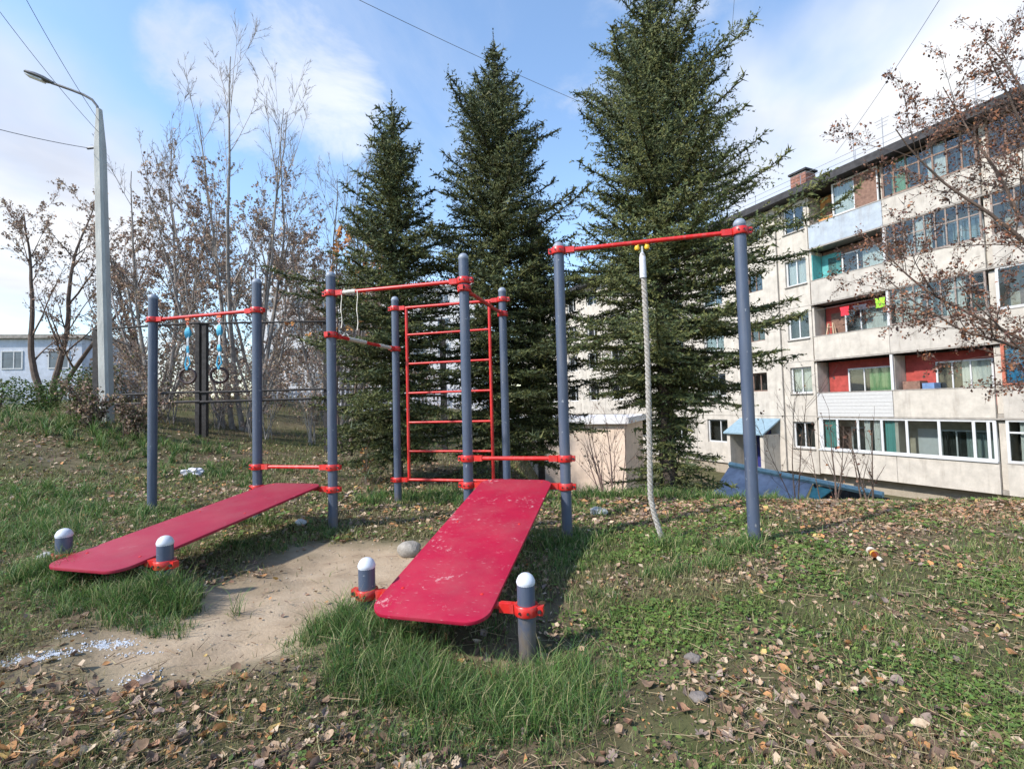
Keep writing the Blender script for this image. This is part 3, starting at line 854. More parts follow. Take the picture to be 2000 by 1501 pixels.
# ------------------------------------------------------------------ fallen leaves
LEAFC = [(0.37, 0.26, 0.175), (0.23, 0.15, 0.10), (0.48, 0.37, 0.265), (0.15, 0.098, 0.075), (0.40, 0.20, 0.085), (0.45, 0.31, 0.12), (0.26, 0.195, 0.165), (0.30, 0.165, 0.105)]
LEAFN = ['tan', 'brown', 'pale buff', 'dark brown', 'orange', 'yellowish', 'greyish', 'russet']
LT = np.array([[0, 0], [.28, .30], [.62, .33], [1, 0], [.62, -.33], [.28, -.30], [.33, 0], [.66, 0]])
LF = np.array([[0, 6, 1], [1, 6, 7], [1, 7, 2], [2, 7, 3], [0, 5, 6], [5, 4, 7], [5, 7, 6], [4, 3, 7]])
def leaf_geom(n, size, curl, fold, twist):
    u = LT[:, 0][None] - 0.5; w = LT[:, 1][None] * (0.45 + 0.8 * rng.random((n, 1)))
    w = w * (1 + 0.25 * (rng.random((n, 8)) - 0.5)); u = u + 0.06 * (rng.random((n, 8)) - 0.5)
    zz = curl[:, None] * (u ** 2) * 1.4 + fold[:, None] * np.abs(w) + twist[:, None] * u * w * 2 + 0.05 * (rng.random((n, 8)) - 0.5)
    return np.stack([u, w, zz], -1) * size[:, None, None]
def leaf_rot(n, tilt):
    a = rng.random(n) * 2 * np.pi; b = (rng.random(n) - 0.5) * 2 * tilt; c = (rng.random(n) - 0.5) * 2 * tilt
    ca, sa, cb, sb, cc, sc = np.cos(a), np.sin(a), np.cos(b), np.sin(b), np.cos(c), np.sin(c)
    Rz = np.zeros((n, 3, 3)); Rz[:, 0, 0] = ca; Rz[:, 0, 1] = -sa; Rz[:, 1, 0] = sa; Rz[:, 1, 1] = ca; Rz[:, 2, 2] = 1
    Ry = np.zeros((n, 3, 3)); Ry[:, 0, 0] = cb; Ry[:, 0, 2] = sb; Ry[:, 2, 0] = -sb; Ry[:, 2, 2] = cb; Ry[:, 1, 1] = 1
    Rx = np.zeros((n, 3, 3)); Rx[:, 1, 1] = cc; Rx[:, 1, 2] = -sc; Rx[:, 2, 1] = sc; Rx[:, 2, 2] = cc; Rx[:, 0, 0] = 1
    return Rz @ Ry @ Rx
def leaf_mask(x, y):
    m = 0.20 + 0.60 * sm(0.40, 0.64, fbm(x, y, 1.7, 4, 41.0))
    m = m + 0.50 * sm(0.4, -0.8, x) * sm(3.3, 2.2, y)
    m = m + 0.85 * gauss(x, y, 4.8, 6.2, 3.4, 0.8, -0.3) + 0.5 * gauss(x, y, 1.3, 5.2, 0.9, 0.4)
    m = m + 0.5 * gauss(x, y, -1.2, 6.4, 1.8, 0.6, -0.2) + 0.3 * gauss(x, y, -0.6, 2.6, 1.8, 0.3) + 0.35 * gauss(x, y, -4.5, 7.5, 2.5, 1.2)
    m = m * (1 - 0.96 * sm(0.2, 0.6, bare_mask(x, y)))
    return m
m_leaf = mat_attr('dry_leaf', 0.75, 0.12, 0.2)
x, y = scatter(42000, 1.6, 13.0)
keep = rng.random(len(x)) < leaf_mask(x, y)
x, y = x[keep], y[keep]
ex = rng.uniform(.6, 8.5, 11000); ey = 6.55 - .24 * (ex - 1.0) + rng.normal(0, .62, 11000)
k2 = rng.random(11000) < .25 + .75 * sm(.35, .6, fbm(ex, ey, 1.3, 3, 77.0)); ex, ey = ex[k2], ey[k2]
fx_, fy_ = scatter(9000, 1.6, 4.0); k2 = rng.random(9000) < leaf_mask(fx_, fy_); fx_, fy_ = fx_[k2], fy_[k2]
nfine = len(fx_)
x = np.concatenate([x, ex, fx_]); y = np.concatenate([y, ey, fy_]); n = len(x)
size = 0.014 + 0.058 * rng.random(n) ** 3.2
size = size * np.clip(y / 4.2, 1.0, 1.9)
size[-nfine:] *= .45
z = gz_near(x, y) - 0.001 + 0.018 * rng.random(n)
vis = (np.abs(x) < 1.06 * y) & (y > 1.9)
order = np.argsort(-(size / y) * vis)
big = order[:300]; rest = order[300:]
kn = rng.choice(8, n, p=[.22, .2, .14, .15, .09, .04, .08, .08])
cr = np.array(LEAFC, np.float32)[kn] * (0.75 + 0.5 * rng.random((n, 1)))
far = gauss(x, y, 4.8, 5.8, 4.0, 1.0, -0.24)[:, None]
cr = cr * (1 - 0.6 * far) + 0.6 * far * np.array([0.42, 0.215, 0.12]) * (.7 + .6 * rng.random((n, 1)))
near_ = rest[y[rest] < 4.2]; dist_ = rest[y[rest] >= 4.2]
m_ = len(near_)
g = leaf_geom(m_, size[near_], 1.5 * (rng.random(m_) * 1.3 - 0.3), 0.9 * rng.random(m_), 1.8 * (rng.random(m_) - .5))
g = np.einsum('nij,nkj->nki', leaf_rot(m_, 0.7), g) + np.stack([x, y, z], -1)[near_][:, None]
Fi = (np.arange(m_)[:, None, None] * 8 + LF[None]).reshape(-1, 3)
gv, gc = g.reshape(-1, 3), np.repeat(cr[near_], 8, 0)
# farther off each leaf is a single folded lozenge
def lozenges(P, sz, tilt):
    k = len(P)
    lt = np.array([[-.5, 0, 0], [0, .34, .12], [.5, 0, .06], [0, -.34, .12]])
    q = lt[None] * sz[:, None, None] * (1 + .4 * (rng.random((k, 4, 1)) - .5))
    q = np.einsum('nij,nkj->nki', leaf_rot(k, tilt), q) + P[:, None]
    return q.reshape(-1, 3), (np.arange(k)[:, None, None] * 4 + np.array([[0, 1, 2], [0, 2, 3]])[None]).reshape(-1, 3)
ax_, ay_ = scatter(60000, 3.6, 14.0)
k2 = rng.random(60000) < leaf_mask(ax_, ay_) * .9; ax_, ay_ = ax_[k2], ay_[k2]; na = len(ax_)
pa = np.stack([ax_, ay_, gz_near(ax_, ay_) + .004 + .02 * rng.random(na)], -1)
ca = np.array(LEAFC, np.float32)[rng.choice(8, na, p=[.22, .2, .14, .15, .09, .04, .08, .08])] * (.75 + .5 * rng.random((na, 1)))
v2, f2 = lozenges(np.concatenate([np.stack([x, y, z], -1)[dist_], pa]), np.concatenate([size[dist_], (.016 + .045 * rng.random(na) ** 2) * np.clip(ay_ / 4.2, 1, 2)]), .7)
c2 = np.repeat(np.concatenate([cr[dist_], ca]), 4, 0)
tag(link('leaf_litter', mesh_np('leaf_litter', np.concatenate([gv, v2]), np.concatenate([Fi, f2 + len(gv)]), True, np.concatenate([gc, c2])), m_leaf), 'brown and orange leaf litter strewn over the ground', 'leaf litter', kind='stuff')
lm = []
for k in range(8):
    row = []
    for j in range(7):
        if j >= 5:      # lobed, maple-like leaf, crumpled
            no = 30; gg = [(0, 0, 0)]; cv = [np.array(LEAFC[k]) * .75]; lf = []; cu, tw, ph = rng.uniform(.2, 1.2), rng.uniform(-1, 1), rng.random() * 6
            for q_ in range(no):
                a_ = 2 * math.pi * q_ / no
                r_ = .5 * (.38 + .62 * abs(math.cos(2.5 * a_)) ** .8 * (.75 + .25 * math.cos(a_))) * rng.uniform(.88, 1.1)
                u_, w_ = r_ * math.cos(a_), r_ * math.sin(a_)
                gg.append((u_, w_, cu * (u_ * u_ + w_ * w_) + tw * u_ * w_ + .05 * math.sin(3 * a_ + ph))); cv.append(np.array(LEAFC[k]) * (.8 + .4 * rng.random()))
                lf.append((0, 1 + q_, 1 + (q_ + 1) % no))
            me = mesh_np('fallen_leaf', np.array(gg), np.array(lf), True, np.array(cv)); me.materials.append(m_leaf); row.append(me); continue
        # rows of five points across the blade, a short stalk at the base
        nr = 8; wd = rng.uniform(.24, .46); pk = rng.uniform(.32, .5)
        cu, fo, tw = rng.uniform(-.3, 2.0), rng.uniform(0, 1.1), rng.uniform(-1.2, 1.2); ph = rng.random() * 6
        gg = []; cv = []
        for r_ in range(nr + 1):
            t_ = r_ / nr
            hw = wd * (t_ / pk) ** .7 * .98 if t_ < pk else wd * math.cos((t_ - pk) / (1 - pk) * math.pi / 2) ** .85
            hw = max(hw, .012) * (1 + .10 * rng.uniform(-1, 1))
            for q_ in (-1, -.5, 0, .5, 1):
                u_ = t_ - .5; w_ = q_ * hw
                zz = cu * u_ * u_ + fo * abs(w_) * (1 + .3 * q_) + tw * u_ * w_ * 2 + .035 * math.sin(9 * u_ + ph + 4 * w_) + .015 * rng.uniform(-1, 1)
                gg.append((u_, w_, zz)); cv.append(np.array(LEAFC[k]) * (.72 if q_ == 0 else .8 + .4 * rng.random()))
        b0 = len(gg)
        gg += [(-.5, -.012, gg[2][2]), (-.5, .012, gg[2][2]), (-.78, 0, gg[2][2] + .06)]; cv += [np.array(LEAFC[k]) * .6] * 3
        lf = []
        for r_ in range(nr):
            for q_ in range(4):
                i0 = r_ * 5 + q_; lf += [(i0, i0 + 5, i0 + 6), (i0, i0 + 6, i0 + 1)]
        lf.append((b0, b0 + 1, b0 + 2))
        me = mesh_np('fallen_leaf', np.array(gg), np.array(lf), True, np.array(cv)); me.materials.append(m_leaf); row.append(me)
    lm.append(row)
for i in big:
    o = bpy.data.objects.new('fallen_leaf', lm[kn[i]][int(rng.integers(7))]); COL.objects.link(o)
    o.location = (float(x[i]), float(y[i]), float(z[i]) + 0.003)
    o.rotation_euler = (rng.normal() * .35, rng.normal() * .35, rng.random() * 6.28)
    s1 = float(size[i]); o.scale = (s1, s1 * (0.85 + 0.4 * rng.random()), s1)
    nm = LEAFN[kn[i]]
    xi, yi = float(x[i]), float(y[i])
    where = ('beside the sloping boards' if yi > 3.3 else 'on the left foreground ground near the snow' if xi < -1.5 else 'on the ground left of the long grass' if xi < -.7 else
             'in front of the long grass' if xi < .45 else 'on the turf near the right short post' if xi < 1.2 else 'on the far right foreground turf')
    tag(o, 'curled %s autumn leaf fallen %s' % (nm, where), 'leaf', '%s leaves fallen %s' % (nm, where))
# twigs and straw
x, y = scatter(14000, 1.6, 8.0)
keep = rng.random(len(x)) < 0.12 + leaf_mask(x, y) * 0.7
x, y = x[keep], y[keep]; n = len(x)
z = gz_near(x, y) + 0.010 + 0.02 * rng.random(n); a = rng.random(n) * 6.28; L = 0.04 + 0.14 * rng.random(n) ** 2; w = 0.0012 + 0.0014 * rng.random(n)
d = np.stack([np.cos(a), np.sin(a), (rng.random(n) - .5) * .35], -1) * L[:, None]; s_ = np.stack([-np.sin(a), np.cos(a), 0 * a], -1) * w[:, None]; up = np.stack([0 * a, 0 * a, w], -1)
p0 = np.stack([x, y, z], -1)
V = np.stack([p0 - s_, p0 + s_, p0 + up * 1.5, p0 + d - s_ * .5, p0 + d + s_ * .5, p0 + d + up], 1)
T = np.array([[0, 1, 4], [0, 4, 3], [1, 2, 5], [1, 5, 4], [2, 0, 3], [2, 3, 5]])
Fi = (np.arange(n)[:, None, None] * 6 + T[None]).reshape(-1, 3)
cc_ = pick([(0.30, 0.22, 0.14), (0.16, 0.10, 0.065), (0.42, 0.33, 0.2)], n, .25)
tag(link('dry_stalks', mesh_np('dry_stalks', V.reshape(-1, 3), Fi, False, np.repeat(cc_, 6, 0)), m_leaf), 'dry stalks and twigs scattered on the turf', 'twigs', kind='stuff')

# ------------------------------------------------------------------ small things lying about
m_stone = mat('grey_stone', (0.30, 0.27, 0.235), 0.85, 0.2, 14, 0.5)
def lump(name, loc, r3, m, seed, label, cat, group=None, sub=3, rz=0.0, amp=0.22, sink=0.25, crumple=0.0):
    bm = bmesh.new(); bmesh.ops.create_icosphere(bm, subdivisions=sub, radius=1)
    for v_ in bm.verts:
        p = v_.co
        k = 1 + amp * (float(fbm(p.x * 1.3 + seed, p.y * 1.3 + p.z * .9, 1.2, 3, seed)) - 0.5) * 2 + amp * .5 * math.sin(p.x * 2.1 + seed) * math.cos(p.y * 1.7)
        if crumple: k *= 1 + crumple * rng.uniform(-1, 1)
        v_.co = Vector((p.x * r3[0] * k, p.y * r3[1] * k, p.z * r3[2] * k))
    for f_ in bm.faces: f_.smooth = not crumple
    me = bpy.data.meshes.new(name); bm.to_mesh(me); bm.free()
    o = link(name, me, m); o.location = (loc[0], loc[1], gz(loc[0], loc[1]) + r3[2] * (1 - sink)); o.rotation_euler = (0, 0, rz)
    return tag(o, label, cat, group)
lump('stone', (-1.05, 4.80), (0.115, 0.095, 0.085), m_stone, 3.0, 'rounded grey stone on the bare sand by the scuffed board', 'stone')
m_peb = mat('brown_pebble', (.17, .145, .13), .85, .2, 14, .4)
m_conc = mat('broken_concrete', (0.42, 0.41, 0.40), 0.9, 0.2, 12, 0.6)
lump('concrete_lump', (1.06, 6.05), (0.12, 0.085, 0.06), m_conc, 9.0, 'broken pale concrete lump in the grass behind the rope', 'rubble', rz=-0.5, amp=.3, crumple=.07)
lump('concrete_lump', (-3.95, 4.05), (0.06, 0.05, 0.05), m_conc, 12.0, 'small pale lump beside the leftmost short post', 'rubble', amp=.3, crumple=.07)
lump('stone', (-2.55, 5.75), (0.07, 0.05, 0.04), mat('pale_stone', (0.5, 0.52, 0.53), .8, .15, 14, .4), 15.0, 'small whitish stone behind the dull board', 'stone', amp=.3)
lump('stone', (0.98, 2.75), (0.05, 0.035, 0.026), m_peb, 21.0, 'dark grey pebble on the turf right of the short post', 'stone', amp=.3)
lump('stone', (0.86, 2.38), (0.042, 0.035, 0.026), m_peb, 25.0, 'grey pebble among leaves in the foreground turf', 'stone', amp=.3)
# crumpled white litter behind the first post
m_bag = mat('white_plastic_bag', (0.62, 0.60, 0.66), 0.5, 0.1, 20, 0.4)
lump('crumpled_bag', (-6.2, 9.2), (0.17, 0.12, 0.10), m_bag, 31.0, 'crumpled whitish plastic bag lying behind the leftmost post', 'bag', amp=.5, crumple=.24)
# brown bottle with a cream label
bl = px(1708, 1090, 4.05)
bot = empty('bottle', (bl.x, bl.y, gz(bl.x, bl.y) + 0.040), R(-112)); tag(bot, 'brown glass bottle with cream label lying on the right turf', 'bottle')
m_amber = mat('amber_glass', (0.16, 0.035, 0.008), 0.12, 0.1, 10, coat=.6); m_lab = mat('cream_label', (0.62, 0.56, 0.46), 0.6, 0.1, 30); m_gold = mat('gold_label', (0.62, 0.38, 0.06), 0.5, .1, 30)
Mx = Matrix.Rotation(R(90), 4, 'Y')
MB().lathe([(0.002, -0.115), (0.028, -0.115), (0.032, -0.11), (0.032, 0.03), (0.026, 0.055), (0.014, 0.08), (0.0125, 0.115), (0.014, 0.117), (0.014, 0.125), (0.002, 0.125)], 20).build('glass', m_amber, bot, True, M=Mx)
MB().lathe([(0.0325, -0.10), (0.0328, -0.10), (0.0328, -0.05), (0.0325, -0.05)], 20).build('label', m_lab, bot, True, M=Mx)
MB().lathe([(0.0325, 0.0), (0.0328, 0.0), (0.0328, 0.026), (0.0325, 0.026)], 20).build('label', m_gold, bot, True, M=Mx)
MB().lathe([(0.002, 0.1255), (0.0155, 0.1255), (0.0155, 0.112), (0.0145, 0.112)], 16).build('cap', m_lab, bot, True, M=Mx)
# thin remains of early snow on the left turf
m_snow = mat('old_snow', (0.46, 0.49, 0.54), 0.7, 0.08, 20, 0.3)
sv_, sf_ = [], []
for (sx, sy, rx, ry, cnt, ang) in ((-2.72, 2.72, 0.20, 0.06, 560, 0.35), (-2.46, 2.93, 0.11, 0.055, 380, 0.4), (-2.02, 2.60, 0.09, 0.05, 90, 0.3), (-2.75, 3.0, 0.06, 0.04, 60, 0), (-2.1, 2.45, .06, .04, 40, 0), (-2.2, 2.85, .14, .03, 40, .3)):
    ax = rng.normal(0, .55, cnt) * rx; ay = rng.normal(0, .55, cnt) * ry
    xx = sx + ax * math.cos(ang) - ay * math.sin(ang); yy = sy + ax * math.sin(ang) + ay * math.cos(ang)
    zz = gz_near(xx, yy); ss = 0.002 + 0.005 * rng.random(cnt)
    for i in range(cnt):
        b = len(sv_); h = ss[i] * .55; a0 = rng.random() * 6
        for k in range(5):
            a = a0 + k * 1.2566
            sv_.append((xx[i] + math.cos(a) * ss[i] * rng.uniform(.7, 1.2), yy[i] + math.sin(a) * ss[i] * rng.uniform(.7, 1.2), zz[i] + 0.002))
        sv_.append((xx[i], yy[i], zz[i] + h + .005))
        sf_ += [(b + k, b + (k + 1) % 5, b + 5) for k in range(5)]
tag(link('snow_patch', mesh_np('snow_patch', np.array(sv_), np.array(sf_), True), m_snow), 'thin crumbly remains of snow on the left foreground turf', 'snow', kind='stuff')
# grit on the trodden sand
ex = rng.uniform(-3.2, 0.2, 2600); ey = rng.uniform(2.5, 5.4, 2600); k2 = rng.random(2600) < bare_mask(ex, ey); ex, ey = ex[k2], ey[k2]; n = len(ex)
ez = gz_near(ex, ey); rs = .002 + .009 * rng.random(n) ** 3
oc = np.array([[1, 0, 0], [0, 1, 0], [-1, 0, 0], [0, -1, 0], [0, 0, .8], [0, 0, -.5]], float)
V = np.stack([ex, ey, ez + rs * .3], -1)[:, None] + oc[None] * rs[:, None, None] * rng.uniform(.6, 1.3, (n, 6, 1))
T = np.array([[0, 1, 4], [1, 2, 4], [2, 3, 4], [3, 0, 4]])
tag(link('grit', mesh_np('grit', V.reshape(-1, 3), (np.arange(n)[:, None, None] * 6 + T[None]).reshape(-1, 3), True, np.repeat(pick([(.30, .24, .18), (.22, .18, .14), (.40, .35, .29), (.16, .12, .09)], n, .2), 6, 0)), m_leaf), 'grit and small clods on the trodden sand', 'grit', kind='stuff')

# ------------------------------------------------------------------ trees
def tube_np(P0, P1, R0, R1, sides):
    """straight tapered tubes for many segments at once"""
    n = len(P0)
    d = P1 - P0; d = d / (np.linalg.norm(d, axis=1, keepdims=True) + 1e-9)
    ref = np.where(np.abs(d[:, 2:3]) > 0.9, np.array([[1., 0, 0]]), np.array([[0, 0, 1.]]))
    a = np.cross(d, ref); a /= np.linalg.norm(a, axis=1, keepdims=True); b = np.cross(d, a)
    ang = np.arange(sides) * 2 * np.pi / sides
    off = a[:, None] * np.cos(ang)[None, :, None] + b[:, None] * np.sin(ang)[None, :, None]
    V = np.concatenate([P0[:, None] + off * R0[:, None, None], P1[:, None] + off * R1[:, None, None]], 1)
    k = np.arange(sides); k2 = (k + 1) % sides
    Q = np.stack([k, k2, sides + k2, sides + k], -1)
    Fq = (np.arange(n)[:, None, None] * 2 * sides + Q[None]).reshape(-1, 4)
    return V.reshape(-1, 3), Fq
m_needle = mat_attr('spruce_needle', 0.6, 0.15, 0.25)
m_sbark = mat('spruce_bark', (0.060, 0.045, 0.036), 0.95, 0.3, 9, 0.8)
m_bark = mat('grey_bark', (0.23, 0.20, 0.18), 0.9, 0.25, 6, 0.6)
m_bark2 = mat('brown_bark', (0.115, 0.080, 0.062), 0.9, 0.25, 6, 0.6)
m_bark3 = mat('pale_bark', (0.30, 0.27, 0.25), 0.9, 0.2, 6, 0.5)
def spruce(loc, H, prof, skirt, seed, label, tint=1.0, trunk_r=0.11, dens=1.0, npm=60, lean=(0, 0), name='spruce_tree'):
    rd = random.Random(seed)
    base = Vector(loc)
    root = empty(name, base); tag(root, label, 'spruce tree', 'spruces behind the workout frame')
    mb = MB()
    mb.tube([(lean[0] * f, lean[1] * f, H * f - (0.3 if f == 0 else 0)) for f in (0, .1, .3, .5, .7, .85, .985)], [trunk_r * 1.25, trunk_r, trunk_r * .8, trunk_r * .6, trunk_r * .36, trunk_r * .17, 0.006], 10)
    mb.build('trunk', m_sbark, root, smooth=True)
    S0, S1, SR, SC = [], [], [], []      # needle-bearing shoots
    B0, B1, BR0, BR1 = [], [], [], []    # woody branches
    up = Vector((0, 0, 1))
    def axis(z): return Vector((lean[0] * z / H, lean[1] * z / H, z))
    z = skirt
    lvl = []
    while z < H - 0.5:
        f = z / H
        lvl.append((z, rd.randint(6, 8) if f < .8 else rd.randint(4, 6), 1.0))
        if f < 0.84: lvl.append((z + 0.12, rd.randint(4, 6), 0.68))
        z += (0.235 if f < 0.75 else 0.22) * rd.uniform(0.85, 1.15)
    for (zw, cnt, sc) in lvl:
        a0 = rd.uniform(0, 6.28)
        for b in range(cnt):
            az = a0 + b * 6.283 / cnt + rd.uniform(-.35, .35)
            zz = zw + rd.uniform(-.07, .07)
            fr = zz / H
            pr = prof(fr, az)
            if pr <= 0.03: continue
            L = pr * (rd.uniform(0.55, 1.0) + (rd.uniform(.1, .32) if rd.random() < .22 else 0)) * sc * (1 + .16 * math.sin(az * 2 + zz * 1.7 + seed) + .10 * math.sin(az * 5 - zz * 2.9))
            if L < 0.1: L = 0.1
            el = R(-13 + 70 * fr ** 1.25 + rd.uniform(-9, 9)) if fr < .93 else R(rd.uniform(48, 66))
            d = Vector((math.cos(az) * math.cos(el), math.sin(az) * math.cos(el), math.sin(el)))
            n = max(3, int(L / 0.115))
            st = L / n
            p = axis(min(zz, H - .03))
            tint_b = rd.uniform(0.75, 1.25)
            bare = 0.22 if fr < .75 else 0.05
            for i in range(n):
                t = (i + 1) / n
                # droop in the middle, tips rising
                d = (d + up * (0.12 * (t - 0.42) * (1.0 if fr < .8 else .6)) + Vector((rd.uniform(-1, 1), rd.uniform(-1, 1), rd.uniform(-1, 1))) * 0.035).normalized()
                q = p + d * st
                r0 = 0.004 + 0.016 * (L / 1.8) * (1 - i / n); r1 = 0.004 + 0.016 * (L / 1.8) * (1 - t)
                B0.append(p); B1.append(q); BR0.append(r0); BR1.append(r1)
                if t > bare + .12:
                    S0.append(p); S1.append(q); SC.append(tint_b * (0.9 + .35 * t))
                if t > bare and rd.random() < 0.97 * dens:
                    side = d.cross(up)
                    if side.length < .05: side = Vector((1, 0, 0))
                    side.normalize()
                    for sg in (-1, 1):
                        if rd.random() > (0.94 if fr < .84 else .55) * dens: continue
                        tl = min(0.55, 0.46 * (L * (1 - t)) + 0.14) * rd.uniform(0.7, 1.2)
                        ed = (d * rd.uniform(.55, .85) + side * sg * rd.uniform(.6, .95) + up * rd.uniform(-.34, .16)).normalized()
                        m = max(1, int(round(tl / 0.16)))
                        pp = p.lerp(q, rd.random())
                        for j in range(m):
                            e2 = (ed + Vector((0, 0, rd.uniform(-.05, .16)))).normalized()
                            qq = pp + e2 * (tl / m)
                            S0.append(pp); S1.append(qq); SC.append(tint_b * rd.uniform(.85, 1.25) * (1 + .12 * j))
                            if tl > .16:
                                for s2 in (-1, 1):
                                    if rd.random() < .6:
                                        l2 = tl * rd.uniform(.28, .5) * (1 - .45 * j / m)
                                        e3 = (e2 * .75 + side.cross(e2).normalized() * rd.uniform(-.35, .1) + (e2.cross(up).normalized() * s2) * .8).normalized()
                                        S0.append(pp.lerp(qq, rd.random())); S1.append(S0[-1] + e3 * l2); SC.append(tint_b * rd.uniform(.85, 1.3))
                            pp = qq
                    if rd.random() < .8 * dens and fr < .85:
                        l2 = rd.uniform(.10, .26)
                        S0.append(p); S1.append(p + (d * .5 + Vector((rd.uniform(-.4, .4), rd.uniform(-.4, .4), -.8))).normalized() * l2); SC.append(tint_b * .8)
                p = q
    # leader
    for k in range(16):
        a = axis(H - 0.9 + .056 * k); S0.append(a); S1.append(axis(H - .9 + .056 * (k + 1))); SC.append(1.0)
    S0 = np.array(S0, np.float32); S1 = np.array(S1, np.float32); SC = np.array(SC, np.float32)
    Ln = np.linalg.norm(S1 - S0, axis=1)
    cnt = np.maximum(3, (Ln * npm).astype(int))
    i = np.repeat(np.arange(len(S0)), cnt)
    N = len(i)
    D = (S1 - S0)[i] / (Ln[i][:, None] + 1e-6)
    t = rng.random((N, 1))
    basep = S0[i] + (S1 - S0)[i] * t
    rv = rng.normal(size=(N, 3)); rv -= D * (rv * D).sum(1, keepdims=True); rv /= np.linalg.norm(rv, axis=1, keepdims=True) + 1e-6
    nd = D * 0.62 + rv * 0.80 + np.array([0, 0, 0.12]); ln = (0.027 + 0.014 * rng.random((N, 1)))
    sdv = np.cross(D, rv) * (0.0098 + 0.0040 * rng.random((N, 1)))
    # a needle spray: blunt triangle on the shoot
    V = np.stack([basep - sdv, basep + sdv, basep + nd * ln], 1).reshape(-1, 3)
    Fn = np.arange(3 * N).reshape(-1, 3)
    pal = np.array([(0.066, 0.082, 0.032), (0.088, 0.100, 0.035), (0.056, 0.074, 0.037), (0.112, 0.115, 0.040)])
    pc = pal[rng.integers(0, 4, len(S0))] * SC[:, None] * tint
    C = np.repeat(pc[i] * (0.8 + .4 * rng.random((N, 1))), 3, 0)
    # brownish shoot core, a thin blade
    dS = (S1 - S0) / (Ln[:, None] + 1e-6)
    B0a, B1a, BRa = np.array(B0), np.array(B1), np.array(BR0)
    ib = np.repeat(np.arange(len(B0a)), 7); Nb = len(ib)
    db = rng.normal(size=(Nb, 3)) * np.array([1, 1, .55]); db /= np.linalg.norm(db, axis=1, keepdims=True)
    pb = B0a[ib] + (B1a - B0a)[ib] * rng.random((Nb, 1)); sb = np.cross(db, rng.normal(size=(Nb, 3))); sb = sb / (np.linalg.norm(sb, axis=1, keepdims=True) + 1e-6) * (.012 + .012 * rng.random((Nb, 1)))
    Vb = np.stack([pb - sb, pb + sb, pb + db * (.09 + .09 * rng.random((Nb, 1)))], 1).reshape(-1, 3)
    Cb = np.repeat(pal[rng.integers(0, 4, Nb)] * tint * (.75 + .4 * rng.random((Nb, 1))), 3, 0)
    V = np.concatenate([V, Vb]); C = np.concatenate([C, Cb])
    sd2 = np.cross(dS, rng.normal(size=(len(S0), 3))); sd2 = sd2 / (np.linalg.norm(sd2, axis=1, keepdims=True) + 1e-6) * .0035
    cv = np.stack([S0 - sd2, S0 + sd2, S1], 1).reshape(-1, 3)
    Vall = np.concatenate([V, cv]); Fall = np.arange(len(Vall)).reshape(-1, 3)
    Call = np.concatenate([C, np.tile(np.array([[.06, .05, .03]]), (len(cv), 1))])
    link('crown', mesh_np('crown', Vall, Fall, False, Call), m_needle, root)
    bv, bf = tube_np(np.array(B0), np.array(B1), np.array(BR0), np.array(BR1), 5)
    link('branches', mesh_np('branches', bv, bf, True), m_sbark, root)['kind'] = 'stuff'
    return root
def interp(tab):
    xs = [a for a, b in tab]; ys = [b for a, b in tab]
    return lambda f, az=0: float(np.interp(f, xs, ys))
def sided(tab, right, left=1.0):
    g = interp(tab)
    return lambda f, az: g(f) * (1 + (right - 1) * max(0, math.cos(az)) + (left - 1) * max(0, -math.cos(az)))
SP1 = (-2.18, 9.0); SP2 = (-0.20, 9.6); SP3 = (2.85, 8.9); SP4 = (0.62, 10.9)
spruce((SP1[0], SP1[1], gz(*SP1)), 7.55, sided([(0, .6), (.1, 1.2), (.2, 1.75), (.35, 1.6), (.5, 1.35), (.65, 1.05), (.8, .72), (.9, .42), (.97, .2), (1, .06)], .95, 1.15), 0.55, 101,
       'shortest of the spruces, left, behind the bar with hanging tape', 1.15, 0.09)
spruce((SP2[0], SP2[1], gz(*SP2)), 9.30, interp([(0, .8), (.1, 1.45), (.2, 1.8), (.4, 1.95), (.55, 1.75), (.7, 1.45), (.8, .95), (.86, .5), (.93, .28), (1, .05)]), 0.6, 202,
       'slender middle spruce with a long bare leader behind the red ladder', 1.1, 0.10)
spruce((SP3[0], SP3[1], gz(*SP3)), 10.4, sided([(0, 1.35), (.07, 1.4), (.10, 1.1), (.13, .6), (.19, .7), (.22, 1.8), (.28, 2.5), (.4, 2.5), (.52, 2.15), (.65, 1.85), (.75, 1.55), (.85, 1.05), (.93, .6), (1, .1)], 1.08, .92), 0.35, 303,
       'tallest spruce behind the climbing rope, cut by the top of the picture', 1.35, 0.15, npm=56)
spruce((SP4[0], SP4[1], gz(*SP4)), 7.0, interp([(0, .2), (.14, .4), (.22, 1.3), (.4, 1.3), (.6, 1.0), (.8, .6), (.93, .3), (1, .08)]), 1.2, 404,
       'small dark spruce squeezed between the middle and tallest spruces', 0.85, 0.075, npm=50)

